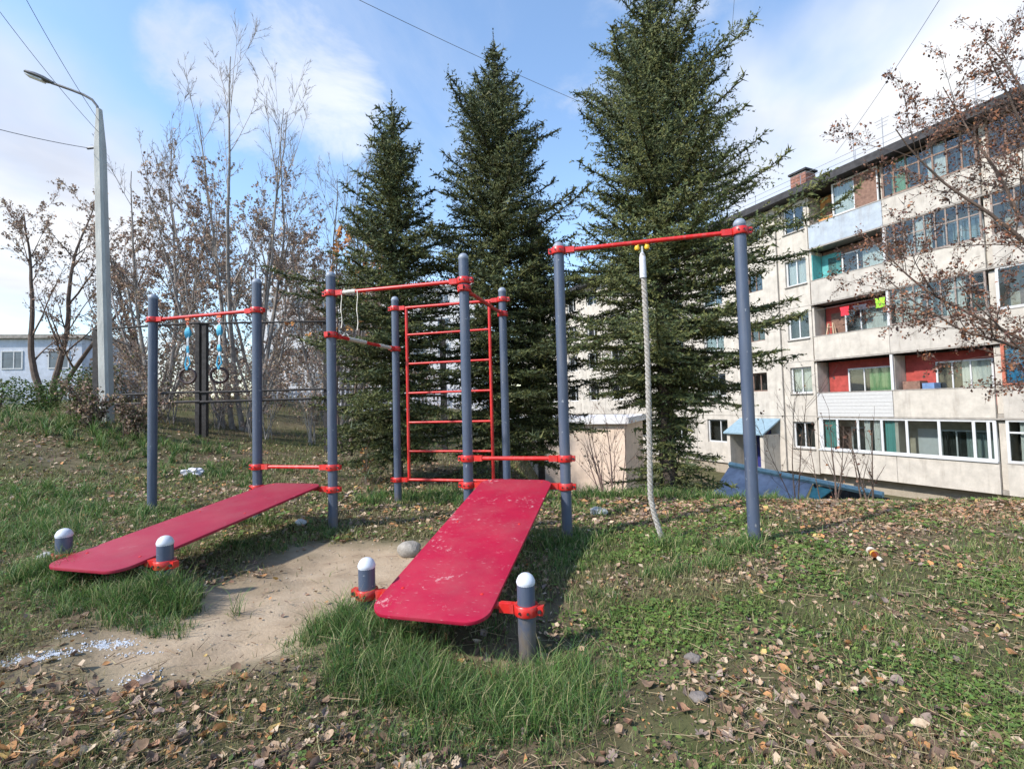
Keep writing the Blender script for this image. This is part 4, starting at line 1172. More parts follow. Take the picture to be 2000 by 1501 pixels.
def cheap_leaves(P, size, pal, tilt=1.5):
    n = len(P)
    lt = np.array([[-.5, 0, 0], [0, .36, .10], [.5, 0, .05], [0, -.36, .10]])
    g = lt[None] * (size * (0.6 + .8 * rng.random(n)))[:, None, None] * (1 + .3 * (rng.random((n, 4, 1)) - .5))
    g = np.einsum('nij,nkj->nki', leaf_rot(n, tilt), g) + P[:, None]
    T = np.array([[0, 1, 2], [0, 2, 3]])
    Fi = (np.arange(n)[:, None, None] * 4 + T[None]).reshape(-1, 3)
    return g.reshape(-1, 3), Fi, np.repeat(pick(pal, n, .3), 4, 0)
def bare_tree(name, loc, stems, levels, seed, label, m, leafpal=None, leafn=0, leafsize=0.05, cat='tree', group=None, spread=0.5, gravity=0.0, twigr=0.004, ratio=0.72, kids=(3, 5), upw=0.25, crook=0.16, leafmin=0.0, leafmax=99.0, seg=.24):
    """stems: list of (offset x, offset y, direction, length, radius)"""
    rd = random.Random(seed)
    root = empty(name, loc); tag(root, label, cat, group)
    segs = []; tips = []; trunks = []
    stack = []
    for st_ in stems:
        ox, oy, d, L, r0 = st_[:5]
        stack.append((Vector((ox, oy, st_[5] if len(st_) > 5 else -0.25)), Vector(d).normalized(), L, r0, 0))
    while stack:
        p, d, L, r0, dep = stack.pop()
        n = max(3 if dep < 2 else 2, int(L / (seg if dep < 2 else seg * 1.1)))
        st = L / n; r_end = max(twigr * .55, r0 * .14)
        nk = (rd.randint(*kids) + (4 if dep == 0 else 0)) if dep < levels else 0
        if dep == 1: nk = max(2, int(nk * min(1.3, .45 + L / 2.2)))
        at = sorted(rd.uniform(0.22 if dep == 0 else 0.10, 0.98) for _ in range(nk))
        ai = 0; T = [(p, r0 * 1.12)]
        for i in range(n):
            t = (i + 1) / n
            d = (d + Vector((rd.uniform(-1, 1), rd.uniform(-1, 1), rd.uniform(-1, 1))) * crook * (0.55 + .45 * dep / max(1, levels)) + Vector((0, 0, upw * .12 - gravity * .1 * dep))).normalized()
            q = p + d * st
            ra = r0 + (r_end - r0) * (i / n) ** .9; rb = r0 + (r_end - r0) * t ** .9
            if dep == 0: T.append((q, rb))
            else: segs.append((p, q, max(ra, twigr * .7), max(rb, twigr * .45)))
            while ai < nk and at[ai] <= t:
                a = d.cross(Vector((rd.uniform(-1, 1), rd.uniform(-1, 1), rd.uniform(-1, 1))))
                a.normalize()
                sp_ = rd.uniform(spread * .6, spread * 1.35)
                nd = (d * math.cos(sp_) + a * math.sin(sp_)).normalized()
                stack.append((p.lerp(q, rd.random()), nd, L * ratio * rd.uniform(.5, 1.15) * (1.1 - .5 * at[ai]), max(ra * rd.uniform(.4, .62), twigr), dep + 1))
                ai += 1
            if dep >= levels - 1 and leafmin <= q.z <= leafmax: tips.append(q)
            p = q
        if dep == 0: trunks.append(T)
    for T in trunks:
        MB().tube([a for a, b in T], [b for a, b in T], 8).build('trunk', m, root, smooth=True)
    v, f = tube_np(np.array([s[0] for s in segs]), np.array([s[1] for s in segs]), np.array([s[2] for s in segs]), np.array([s[3] for s in segs]), 3)
    link('branches', mesh_np('branches', v, f, True), m, root)['kind'] = 'stuff'
    if leafn and tips:
        sub = rng.random(len(tips)) ** 2.6; sub /= sub.sum()      # leaves linger in clusters
        ii = rng.choice(len(tips), leafn, p=sub)
        P = np.array([tips[i] for i in ii]) + rng.normal(0, .04, (leafn, 3)) - np.array([0, 0, .03])
        v, f, c = cheap_leaves(P, leafsize, leafpal)
        link('leaves', mesh_np('leaves', v, f, False, c), m_leaf, root)['kind'] = 'stuff'
    return root
BROWNL = [(0.36, 0.25, 0.18), (0.28, 0.19, 0.145), (0.42, 0.30, 0.21), (0.22, 0.155, 0.125)]
ORL = [(0.46, 0.20, 0.07), (0.38, 0.17, 0.07), (0.50, 0.27, 0.11)]
DARKL = [(0.13, 0.072, 0.055), (0.19, 0.095, 0.065), (0.11, 0.062, 0.055), (0.28, 0.125, 0.065), (.22, .12, .08)]
def at_ground(x, y, dz=0.0): return (x, y, gz(x, y) + dz)
# tall many-stemmed tree behind the fence
TB = 'bare trees behind the fence'
bare_tree('bare_tree', at_ground(-8.6, 14.8), [(0, 0, (-.30, .05, 1), 10.4, .085), (.2, .1, (-.10, -.05, 1), 11.6, .09), (.35, 0, (.20, .1, 1), 11.0, .085), (.1, .3, (.42, -.1, 1), 9.6, .07), (-.2, .1, (-.62, 0, 1), 9.0, .06), (.5, .2, (.08, .2, 1), 11.2, .075), (-.3, .2, (-.45, .1, 1), 9.6, .06)],
          3, 11, 'tall leafless many stemmed tree rising behind the black fence', m_bark, BROWNL, 5500, .075, spread=.5, ratio=.36, upw=.55, crook=.075, kids=(6, 8), leafmin=1.0, leafmax=8.5, group=TB, twigr=.0055)
bare_tree('bare_tree', at_ground(-5.9, 15.8), [(0, 0, (-.10, 0, 1), 9.4, .075), (.2, 0, (.28, 0, 1), 9.2, .07), (-.1, .1, (-.45, .1, 1), 8.2, .06), (.1, .1, (.05, .3, 1), 8.6, .06), (.1, .1, (.55, .1, 1), 7.0, .05)],
          3, 23, 'bare spreading tree behind the fence right of the tall one', m_bark, BROWNL, 5500, .075, spread=.55, ratio=.38, upw=.5, crook=.09, kids=(6, 8), leafmin=.8, leafmax=7, group=TB, twigr=.0055)
bare_tree('bare_tree', at_ground(-12.0, 16.2), [(0, 0, (-.35, 0, 1), 8.6, .08), (.2, 0, (.18, 0, 1), 9.6, .08), (-.1, .1, (-.7, .1, 1), 7.4, .06), (.1, .1, (.5, .1, 1), 8.0, .06)],
          3, 31, 'bare brown tree behind the concrete lamp post', m_bark, BROWNL, 4200, .08, spread=.55, ratio=.37, upw=.45, crook=.10, kids=(5, 7), leafmin=1.2, leafmax=7.5, group=TB, twigr=.0055)
bare_tree('maple_tree', at_ground(-4.45, 12.6), [(0, 0, (-.18, 0, 1), 6.8, .05), (.1, 0, (.06, .05, 1), 8.4, .055), (.05, .1, (.30, 0, 1), 6.2, .045)],
          2, 47, 'thin tree with hanging orange leaves left of the shortest spruce', m_bark2, ORL, 420, .12, spread=.42, ratio=.32, upw=.5, crook=.08, kids=(5, 7), leafmin=3.0, leafmax=6.2)
# far left trees
bare_tree('bare_tree', at_ground(-19.5, 20.0), [(0, 0, (-.5, 0, 1), 8.6, .15), (.1, 0, (.15, 0, 1), 9.2, .14), (0, .2, (.62, 0, 1), 8.2, .11)],
          3, 53, 'dark forked bare tree at the far left edge', m_bark2, BROWNL, 5200, .085, spread=.65, ratio=.42, upw=.25, crook=.13, kids=(6, 8), leafmin=1.8, twigr=.007, seg=.3)
bare_tree('bare_tree', at_ground(-17.0, 22.5), [(0, 0, (-.25, 0, 1), 9.0, .13), (.1, 0, (.32, 0, 1), 9.2, .12)],
          3, 59, 'hazy bare tree between the far left tree and the lamp post', m_bark2, BROWNL, 4600, .09, spread=.65, ratio=.42, upw=.3, crook=.12, kids=(6, 8), leafmin=1.8, twigr=.007, seg=.3)
bare_tree('bare_tree', at_ground(-12.2, 23.0), [(0, 0, (-.25, 0, 1), 8.2, .11), (.1, 0, (.3, 0, 1), 8.4, .11), (.2, .2, (0, .2, 1), 9.2, .11)],
          3, 61, 'distant bare tree seen between the two gym rings', m_bark, BROWNL, 6500, .10, spread=.6, ratio=.42, upw=.3, crook=.12, kids=(6, 8), leafmin=.5, twigr=.008, seg=.3)
bare_tree('bare_tree', at_ground(-8.6, 25.0), [(0, 0, (-.3, 0, 1), 7.8, .11), (.1, 0, (.35, 0, 1), 7.8, .11), (.2, .2, (0, .2, 1), 8.6, .11)],
          3, 67, 'distant bare tree left of the shortest spruce', m_bark, BROWNL, 6500, .10, spread=.6, ratio=.42, upw=.3, crook=.12, kids=(6, 8), leafmin=.5, twigr=.008, seg=.3)
bare_tree('bare_tree', at_ground(-14.6, 19.5), [(0, 0, (-.3, 0, 1), 7.0, .09), (.1, 0, (.3, 0, 1), 7.4, .09), (.2, .2, (0, .2, 1), 7.8, .09)],
          3, 68, 'low twiggy tree left of the lamp post', m_bark, BROWNL, 6500, .09, spread=.6, ratio=.42, upw=.25, crook=.12, kids=(6, 8), leafmin=.3, twigr=.007, seg=.3)
bare_tree('bare_tree', at_ground(-9.9, 18.5), [(0, 0, (-.4, 0, 1), 6.0, .07), (.1, 0, (.35, 0, 1), 6.4, .07), (.2, .2, (0, .2, 1), 7.0, .07)],
          3, 69, 'low brown leaved tree right behind the double fence post', m_bark, BROWNL, 6500, .085, spread=.65, ratio=.42, upw=.2, crook=.12, kids=(6, 8), leafmin=.2, twigr=.006, seg=.3)
bare_tree('bare_tree', at_ground(-7.2, 19.5), [(0, 0, (-.4, 0, 1), 5.6, .07), (.1, 0, (.4, 0, 1), 6.0, .07), (.2, .2, (0, .2, 1), 6.6, .07)],
          3, 70, 'low brown leaved tree behind the second tall post', m_bark, BROWNL, 6500, .09, spread=.65, ratio=.42, upw=.2, crook=.12, kids=(6, 8), leafmin=.2, twigr=.006, seg=.3)
# fruit tree on the right, trunk just outside the picture
bare_tree('apple_tree', at_ground(11.4, 8.3), [(0, 0, (.02, 0, 1), 4.2, .17), (0, 0, (-.85, .05, .22), 5.6, .055, 2.6), (0, 0, (-.72, .12, .60), 6.0, .065, 3.2), (0, 0, (-.45, .1, 1), 6.0, .065, 3.4), (0, 0, (-.62, -.12, .85), 6.2, .06, 3.3), (0, 0, (-.2, .2, 1), 6.2, .06, 3.5), (0, 0, (-.82, .35, .10), 5.0, .045, 2.9), (0, 0, (-.85, -.1, .10), 4.6, .04, 2.0), (0, 0, (-.75, .3, .8), 6.2, .055, 3.3)],
          3, 71, 'crooked fruit tree with dark withered leaves reaching in from the right', m_bark2, DARKL, 17000, .05, spread=.8, ratio=.38, upw=.30, crook=.17, kids=(8, 10), leafmin=1.6, twigr=.0040, seg=.19)
# shrubs
def shrub(loc, h, w, n, seed, label, m, pal, leafn, ls=.045, levels=2, group=None, kids=(3, 5)):
    rd = random.Random(seed); st = []
    for i in range(n):
        a = rd.uniform(0, 6.28); k = rd.uniform(.15, 1)
        st.append((rd.uniform(-.15, .15) * w, rd.uniform(-.15, .15) * w, (math.cos(a) * k * w / h, math.sin(a) * k * w / h * .7, 1), h * rd.uniform(.65, 1.05), .016 * rd.uniform(.7, 1.4)))
    return bare_tree('shrub', at_ground(*loc), st, levels, seed, label, m, pal, leafn, ls, cat='shrub', group=group, spread=.55, ratio=.45, upw=.3, crook=.13, kids=kids, twigr=.0035)
GL = 'brown shrubs along the black fence'
shrub((-11.0, 14.2), 2.6, 1.3, 9, 81, 'brown twiggy shrub at the foot of the lamp post', m_bark, BROWNL, 1300, .06, group=GL)
shrub((-9.9, 13.7), 2.9, 1.3, 10, 82, 'dense leafy brown shrub behind the fence left of the double post', m_bark, BROWNL + [(0.10, .11, .04)], 1900, .06, group=GL)
shrub((-8.9, 14.4), 3.0, 1.4, 10, 83, 'grey brown shrub behind the left gym ring', m_bark, BROWNL, 1500, .06, group=GL)
shrub((-7.4, 14.2), 2.8, 1.4, 9, 84, 'loose shrub behind the fence between double post and second post', m_bark3, BROWNL, 1200, .06, group=GL)
shrub((-6.2, 14.6), 3.2, 1.4, 9, 85, 'twiggy shrub behind the fence left of the shortest spruce', m_bark3, BROWNL, 1200, .06, group=GL)
shrub((-9.2, 11.6), 1.3, 0.9, 9, 86, 'low dark bramble in front of the fence beside the double post', m_bark2, BROWNL + [(.07, .09, .03), (.08, .06, .04)], 2200, .06, group=GL)
shrub((-10.4, 11.8), 1.2, 1.0, 9, 87, 'low tangled weeds below the left fence post', m_bark2, BROWNL + [(.08, .11, .03), (.08, .06, .04)], 2200, .06, group=GL)
shrub((-2.75, 8.6), 1.0, .8, 6, 88, 'reddish dry shrub below the shortest spruce', m_bark2, ORL, 60, .05)
shrub((1.75, 8.9), 2.1, .7, 6, 89, 'bare reddish shrub between the rope and the fifth post', mat('red_twig', (.20, .12, .105), .85, .2, 8), BROWNL, 60, .05)
for i, (u, v, hh, Y, lb) in enumerate([(1555, 975, 2.7, 8.5, 'thin bare sapling just right of the last tall post'), (1620, 975, 1.9, 8.0, 'thin sapling with few leaves before the glazed balcony'), (1700, 985, 1.5, 7.6, 'short dry weed stalk before the basement wall')]):
    w = px(u, v, Y)
    shrub((w.x, w.y), hh, .45, 3, 90 + i, lb, m_bark2, DARKL, 26, .05, 1, kids=(3, 4))
# low evergreen growth on the bank at the left
m_green = mat_attr('shrub_leaf', .6, .2, .25)
def leafy(loc, rx, ry, h, n, seed, label, pal, ls=.05, grp='green bushes on the left bank'):
    root = empty('leafy_bush', at_ground(*loc)); tag(root, label, 'bush', grp)
    rr = np.random.default_rng(seed)
    mb = MB()
    mb.tube([(0, 0, -.2), (.02, 0, h * .3), (.05, .03, h * .75)], [.04, .03, .01], 6); mb.build('stem', m_bark2, root, smooth=True)
    d = rr.normal(size=(n, 3)); d /= np.linalg.norm(d, axis=1, keepdims=True); d[:, 2] = np.abs(d[:, 2])
    rad = (0.55 + 0.45 * rr.random(n) ** .5) * (0.75 + 0.5 * fbm(d[:, 0] * 2 + seed, d[:, 1] * 2 + d[:, 2], 1.5, 3))
    P = d * rad[:, None] * np.array([rx, ry, h])
    g = leaf_geom(n, ls + ls * rr.random(n), .8 * (rr.random(n) - .3), .5 * rr.random(n), rr.random(n) - .5)
    g = np.einsum('nij,nkj->nki', leaf_rot(n, 1.0), g) + P[:, None]
    Fi = (np.arange(n)[:, None, None] * 8 + LF[None]).reshape(-1, 3)
    link('foliage', mesh_np('foliage', g.reshape(-1, 3), Fi, False, np.repeat(pick(pal, n, .3), 8, 0)), m_green, root)
GR = [(.055, .105, .028), (.085, .13, .035), (.12, .14, .045)]
leafy((-14.6, 13.6), 1.5, .9, 1.0, 2600, 5, 'green bush on the bank at the left picture edge', GR)
leafy((-13.0, 14.2), 1.2, .8, 1.15, 2200, 6, 'green bush on the bank left of the lamp post', GR)
leafy((-11.9, 13.9), .9, .6, 1.5, 1800, 7, 'olive bush right beside the concrete lamp post', [(.08, .10, .035), (.13, .12, .05), (.06, .09, .03)])
BG = 'brown bushes far behind the black fence'
HB = [(.30, .22, .16), (.24, .17, .13), (.36, .28, .2), (.16, .13, .09)]
for i, (bx, by, rx, h, lb) in enumerate([(-26.5, 34, 4.5, 4.2, 'brown bush far off behind the left bank'), (-19.5, 33, 4.0, 3.8, 'brown bush far off left of the double fence post'), (-13.5, 32, 3.8, 3.6, 'brown bush far off between the rings and the second post'), (-8.0, 33, 3.6, 3.4, 'brown bush far off left of the shortest spruce')]):
    leafy((bx, by), rx, 2.0, h, 2300, 60 + i, lb, HB, .15, BG)

# ------------------------------------------------------------------ fence, lamp post, cables
m_iron = mat('rusty_black_iron', (0.028, 0.024, 0.024), 0.8, 0.35, 10, 0.3)
fx = [(-11.75, 13.5), (-8.45, 13.0), (-5.15, 13.3), (-1.95, 13.6)]
fence = empty('steel_fence', (-8.45, 13.0, 0)); tag(fence, 'tall rusty black steel fence of posts and rails behind the rings', 'fence')
FM = Matrix.Translation((8.45, -13.0, 0))
for i, (a, b) in enumerate(fx):
    g0 = gz(a, b)
    w = .085 if i != 1 else .07
    if i == 1:
        for off in (-.085, .10):
            MB().box((a + off - w, b - .06, g0 - .3), (a + off + w - .02, b + .06, 3.9 if off < 0 else 3.86)).build('fence_post', m_iron, fence, bevel=.008, M=FM)
    else:
        MB().box((a - w, b - .06, g0 - .3), (a + w, b + .06, 3.9)).build('fence_post', m_iron, fence, bevel=.008, M=FM)
for i in range(3):
    a, b = Vector((*fx[i], 0)), Vector((*fx[i + 1], 0))
    for z, r in ((3.84, .035), (1.96, .035), (1.70, .04)):
        MB().tube([a + Vector((0, -.07, z)), b + Vector((0, -.07, z + .02))], r if z < 3 else .03, 6).build('fence_rail', m_iron, fence, M=FM)
MB().tube([Vector((*fx[0], 3.75)), Vector((fx[0][0] + 1.0, fx[0][1] - .05, 3.35))], .035, 6).build('fence_brace', m_iron, fence, M=FM)
# chain-link wire in the panels
m_wire = mat('grey_wire', (.16, .15, .15), .6, .2, 20, metallic=.5)
for i in range(3):
    a, b = np.array(fx[i]), np.array(fx[i + 1])
    L = np.linalg.norm(b - a); z0, z1 = 2.0, 3.82
    S0, S1 = [], []
    sp_ = .12
    for k in range(int((L + z1 - z0) / sp_)):
        for sg in (0, 1):
            t0 = k * sp_
            p0, q0, p1, q1 = t0, z0, t0 - (z1 - z0), z1
            if p0 > L: q0 += p0 - L; p0 = L
            if p1 < 0: q1 += p1; p1 = 0
            if sg: p0, p1 = L - p0, L - p1
            S0.append((*(a + (b - a) * p0 / L), q0)); S1.append((*(a + (b - a) * p1 / L), q1))
    v, f = tube_np(np.array(S0), np.array(S1), np.full(len(S0), .0022), np.full(len(S0), .0022), 3)
    v = v - np.array([-8.45, 13.0, 0])
    link('wire_mesh', mesh_np('wire_mesh', v, f), m_wire, fence)['kind'] = 'stuff'
m_pole = mat('pale_concrete', (.40, .40, .38), .9, .14, 4, .4, stretch=(1, 1, .3))
m_lampm = mat('lamp_metal', (.12, .12, .13), .5, .2, 8)
lp = empty('street_lamp', (-10.6, 12.5, gz(-10.6, 12.5))); tag(lp, 'tall tapering concrete lamp post with curved arm and lamp head', 'street lamp')
LM = Matrix.Translation(-lp.location)
zb = gz(-10.6, 12.5)
mb = MB()
pts = [(.135, zb - .4), (.13, 3.5), (.118, 7.2), (.114, 8.55), (.062, 9.55), (.06, 9.62)]
vs, fs = [], []
for r_, z in pts:
    cxp = -10.60 - .32 * (z - zb) / 9.0
    for (sx, sy) in ((-1, -.6), (-.6, -1), (.6, -1), (1, -.6), (1, .6), (.6, 1), (-.6, 1), (-1, .6)):
        vs.append((cxp + sx * r_, 12.5 + sy * r_, z))
for i in range(len(pts) - 1):
    for k in range(8):
        fs.append((i * 8 + k, i * 8 + (k + 1) % 8, i * 8 + 8 + (k + 1) % 8, i * 8 + 8 + k))
fs += [tuple(range(7, -1, -1)), tuple(len(vs) - 8 + k for k in range(8))]
mb.add(vs, fs).build('pole', m_pole, lp, M=LM)
arm_pts = [px(193, 235, 12.5), px(190, 208, 12.5), px(180, 195, 12.48), px(163, 185, 12.45), px(140, 176, 12.4), px(112, 166, 12.35), px(100, 162, 12.33)]
MB().tube(arm_pts, .034, 8).build('arm', m_lampm, lp, smooth=True, M=LM)
h0, h1 = px(104, 163, 12.33), px(48, 141, 12.2)
ax = (h1 - h0); axn = ax.normalized(); sd_ = axn.cross(Vector((0, 0, 1))).normalized(); upv = sd_.cross(axn)
mb = MB(); vs = []; fs = []
prof = [(0, .05, .05), (.12, .07, .06), (.3, .13, .085), (.62, .15, .09), (.9, .12, .06), (1, .04, .025)]
for t, w, hh in prof:
    c = h0 + ax * t
    for k in range(12):
        a = 2 * math.pi * k / 12
        zz = math.sin(a) * hh * (1.0 if math.sin(a) > 0 else .45)
        vs.append(c + sd_ * math.cos(a) * w + upv * zz)
for i in range(len(prof) - 1):
    for k in range(12):
        fs.append((i * 12 + k, i * 12 + (k + 1) % 12, i * 12 + 12 + (k + 1) % 12, i * 12 + 12 + k))
fs += [tuple(range(11, -1, -1)), tuple(len(vs) - 12 + k for k in range(12))]
hd = mb.add(vs, fs).build('lamp_head', m_lampm, lp, smooth=True, M=LM)
c = h0 + ax * .6
MB().obox(c - upv * .048, axn * .2, sd_ * .085, upv * .016).build('lamp_glass', mat('frosted_lamp_glass', (.55, .56, .58), .3, .05, 8), hd, M=LM)
ins = px(178, 290, 12.45)
MB().tube([ins + Vector((-.10, 0, 0)), ins + Vector((.12, 0, .02))], .03, 8).build('insulator', m_lampm, lp, M=LM)
m_cable = mat('grey_cable', (.10, .10, .11), .7, .2, 8)
def cable(a, b, sag, r, label):
    n = 22
    pts = [a.lerp(b, i / n) - Vector((0, 0, sag * 4 * (i / n) * (1 - i / n))) for i in range(n + 1)]
    o = MB().tube(pts, r, 5).build('overhead_cable', m_cable, smooth=True)
    return tag(o, label, 'cable', 'overhead cables')
cable(px(-80, 232, 9.5), ins, .05, .008, 'overhead cable running left from the lamp post')
cable(px(30, -40, 9.0), px(196, 240, 12.5), .1, .006, 'left one of two cables dropping to the top of the lamp post')
cable(px(-40, -30, 9.0), px(196, 262, 12.5), .1, .006, 'lower cable dropping from the top left corner to the lamp post')
cable(px(640, -30, 14), px(1500, 330, 30), .55, .009, 'long overhead cable crossing the blue sky behind the spruces')
cable(px(1860, -40, 12), px(1632, 300, 23), .15, .008, 'cable descending from the top right to the roof edge')
cable(px(1437, -40, 14), px(1424, 130, 24), .05, .007, 'nearly upright cable beside the tallest spruce')

# ------------------------------------------------------------------ apartment building
EV = Vector((.41171, -.91132, 0)); IV = Vector((.91132, .41171, 0))
BO = Vector((14.58, 22.9, 0))
BMx = Matrix.Identity(4)
for i in range(3):
    BMx[i][0], BMx[i][1], BMx[i][2] = EV[i], IV[i], (0, 0, 1)[i]
BMx.translation = BO
bld = empty('apartment_building'); bld.matrix_world = BMx
tag(bld, 'five storey cream panel apartment block with loggias on the right', 'building')
def stained(name, c, dirt=(.20, .17, .14), amt=.55, peb=.5):
    m = bpy.data.materials.new(name); m.use_nodes = True
    nt = m.node_tree; b = nt.nodes['Principled BSDF']; t = nt.nodes.new('ShaderNodeTexCoord')
    def N(s, d, st=(1, 1, 1)):
        mp = nt.nodes.new('ShaderNodeMapping'); mp.inputs['Scale'].default_value = st; nt.links.new(t.outputs['Object'], mp.inputs[0])
        n = nt.nodes.new('ShaderNodeTexNoise'); n.inputs['Scale'].default_value = s; n.inputs['Detail'].default_value = d; n.inputs['Roughness'].default_value = .65
        nt.links.new(mp.outputs[0], n.inputs['Vector']); return n.outputs[0]
    r = nt.nodes.new('ShaderNodeValToRGB'); r.color_ramp.elements[0].position = .35; r.color_ramp.elements[1].position = .65
    r.color_ramp.elements[0].color = (*[v * .82 for v in c], 1); r.color_ramp.elements[1].color = (*[min(.85, v * 1.08) for v in c], 1)
    nt.links.new(N(2.2, 8), r.inputs[0])
    mr = nt.nodes.new('ShaderNodeMapRange'); nt.links.new(N(1.6, 6, (2.2, 2.2, .35)), mr.inputs[0]); mr.inputs[1].default_value = .52; mr.inputs[2].default_value = .78; mr.inputs[4].default_value = amt
    mx = nt.nodes.new('ShaderNodeMix'); mx.data_type = 'RGBA'; nt.links.new(mr.outputs[0], mx.inputs[0]); nt.links.new(r.outputs[0], mx.inputs[6]); mx.inputs[7].default_value = (*dirt, 1)
    sp_ = nt.nodes.new('ShaderNodeMapRange'); nt.links.new(N(34, 3), sp_.inputs[0]); sp_.inputs[1].default_value = .60; sp_.inputs[2].default_value = .68; sp_.inputs[4].default_value = peb
    mx2 = nt.nodes.new('ShaderNodeMix'); mx2.data_type = 'RGBA'; nt.links.new(sp_.outputs[0], mx2.inputs[0]); nt.links.new(mx.outputs[2], mx2.inputs[6]); mx2.inputs[7].default_value = (*[v * .5 for v in c], 1)
    nt.links.new(mx2.outputs[2], b.inputs['Base Color']); b.inputs['Roughness'].default_value = .92; b.inputs['Specular IOR Level'].default_value = .2
    bp = nt.nodes.new('ShaderNodeBump'); bp.inputs['Strength'].default_value = .35; bp.inputs['Distance'].default_value = .02
    nt.links.new(N(30, 4), bp.inputs['Height']); nt.links.new(bp.outputs[0], b.inputs['Normal'])
    return m
m_cream = stained('cream_panel', (.49, .445, .39)); m_creamd = stained('grey_cream_parapet', (.45, .41, .365), amt=.75)
m_pblue = stained('pale_blue_parapet', (.36, .40, .45), amt=.5); m_plinth = stained('plinth_concrete', (.33, .28, .22), amt=.7)
m_white = mat('white_window_frame', (.52, .52, .525), .5, .06, 10); m_wood = mat('old_brown_frame', (.20, .13, .10), .8, .25, 12)
m_woodg = mat('grey_weathered_frame', (.24, .19, .165), .85, .2, 12)
m_redw = mat('dark_red_wall', (.34, .05, .04), .8, .2, 5); m_brown = mat('brown_panel', (.19, .105, .075), .8, .25, 8)
m_turq = mat('turquoise_wall', (.10, .36, .36), .8, .15, 5); m_beige = mat('beige_inner_wall', (.42, .36, .28), .9, .15, 4)
m_dark = mat('painted_dark_interior', (.05, .046, .044), .9, .2, 3); m_slab = mat('slab_concrete', (.30, .27, .24), .9, .2, 5)  # m_dark: near-black colour painted in for the shade inside rooms and openings
m_roof = mat('black_roof_felt', (.035, .033, .036), .85, .3, 4); m_glass = mat_glass('window_glass')
m_sid = mat('white_siding', (.46, .45, .44), .6, .05, 10); m_curt = mat('teal_curtain', (.10, .30, .28), .9, .2, 30, stretch=(8, 8, .3))
m_gcurt = mat('green_curtain', (.18, .32, .15), .9, .3, 30, stretch=(8, 8, .3)); m_wcurt = mat('net_curtain', (.55, .55, .52), .9, .2, 25, stretch=(8, 8, .3))
m_orange = mat('orange_wood', (.50, .22, .06), .7, .25, 8); m_bluet = mat('blue_sheet', (.03, .20, .38), .6, .2, 5); m_orf = mat('orange_frame', (.42, .12, .07), .7, .2, 8)
def bb(name, m, x0, x1, y0, y1, z0, z1, parent=None, bevel=0):
    return MB().box((x0, y0, z0), (x1, y1, z1)).build(name, m, parent or bld, bevel=bevel)
def ringm(x0, x1, z0, z1, w, y0, y1):
    o = [(x0, z0), (x1, z0), (x1, z1), (x0, z1)]; i_ = [(x0 + w, z0 + w), (x1 - w, z0 + w), (x1 - w, z1 - w), (x0 + w, z1 - w)]
    vs = [(a, y0, b) for a, b in o] + [(a, y0, b) for a, b in i_] + [(a, y1, b) for a, b in o] + [(a, y1, b) for a, b in i_]
    fs = []
    for k in range(4):
        j = (k + 1) % 4
        fs += [(k, j, 4 + j, 4 + k), (8 + j, 8 + k, 12 + k, 12 + j), (j, k, 8 + k, 8 + j), (4 + k, 4 + j, 12 + j, 12 + k)]
    return MB().add(vs, fs)
def window(x0, x1, z0, z1, y, cols, m, rows=1, w=.06, curtain=None, glass=True, name='window', crow=.7, mw=None, par=None, dy=.12):
    """frame ring, mullions, one pane per light, optional curtains"""
    mw = mw or w * .75
    if isinstance(cols, int): cols = [i / cols for i in range(cols + 1)]
    o = ringm(x0, x1, z0, z1, w, y - .035, y + .035).build(name, m, par or bld)
    L = x1 - x0
    for c in cols[1:-1]:
        bb('mullion', m, x0 + L * c - mw / 2, x0 + L * c + mw / 2, y - .028, y + .028, z0 + w, z1 - w, o)
    if rows > 1:
        zz = z0 + (z1 - z0) * crow
        for i in range(len(cols) - 1):
            a = x0 + L * cols[i] + (w if i == 0 else mw / 2); b = x0 + L * cols[i + 1] - (w if i == len(cols) - 2 else mw / 2)
            bb('transom', m, a, b, y - .022, y + .022, zz - mw / 2, zz + mw / 2, o)
    if glass:
        for i in range(len(cols) - 1):
            a = x0 + L * cols[i] + .01; b = x0 + L * cols[i + 1] - .01
            bb('pane', m_glass, a, b, y - .004, y + .004, z0 + .02, z1 - .02, o)
    for (c0, c1, cm) in (curtain or []):
        a = x0 + L * c0; b = x0 + L * c1; n = max(6, int((b - a) / .05))
        vs = [(a + (b - a) * i / n, y + dy + .022 * math.sin(i * 1.9) + .01 * math.sin(i * .7), z) for z in (z0 + .03, z1 - .05) for i in range(n + 1)]
        vs += [(v[0], v[1] + .006, v[2]) for v in vs]
        k = n + 1
        fs = [(i, i + 1, k + i + 1, k + i) for i in range(n)] + [(2 * k + i + 1, 2 * k + i, 3 * k + i, 3 * k + i + 1) for i in range(n)]
        fs += [(k + i, k + i + 1, 3 * k + i + 1, 3 * k + i) for i in range(n)] + [(i + 1, i, 2 * k + i, 2 * k + i + 1) for i in range(n)] + [(0, k, 3 * k, 2 * k), (k + n, n, 2 * k + n, 3 * k + n)]
        MB().add(vs, fs).build('curtain', cm, o, smooth=False)
    return o
ZT = [-1.13 + 2.7 * k for k in range(5)]           # top of each parapet
S_END, S_LEFT = 19.5, -34.0
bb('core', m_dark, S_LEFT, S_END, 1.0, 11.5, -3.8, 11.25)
bb('room_shade_backing', m_dark, S_LEFT, -.12, .62, .98, -3.8, 11.2)  # dark sheet, paints the unlit rooms behind the flat wall windows
# plinth
bb('plinth', m_plinth, -1.9, S_END, .45, .98, -4.2, -2.26)
bb('plinth', m_plinth, S_LEFT, -1.92, .22, .60, -4.2, -2.34)
for s in (1.2, 4.6, 8.2):
    bb('vent', m_dark, s, s + .5, .435, .46, -2.95, -2.6)
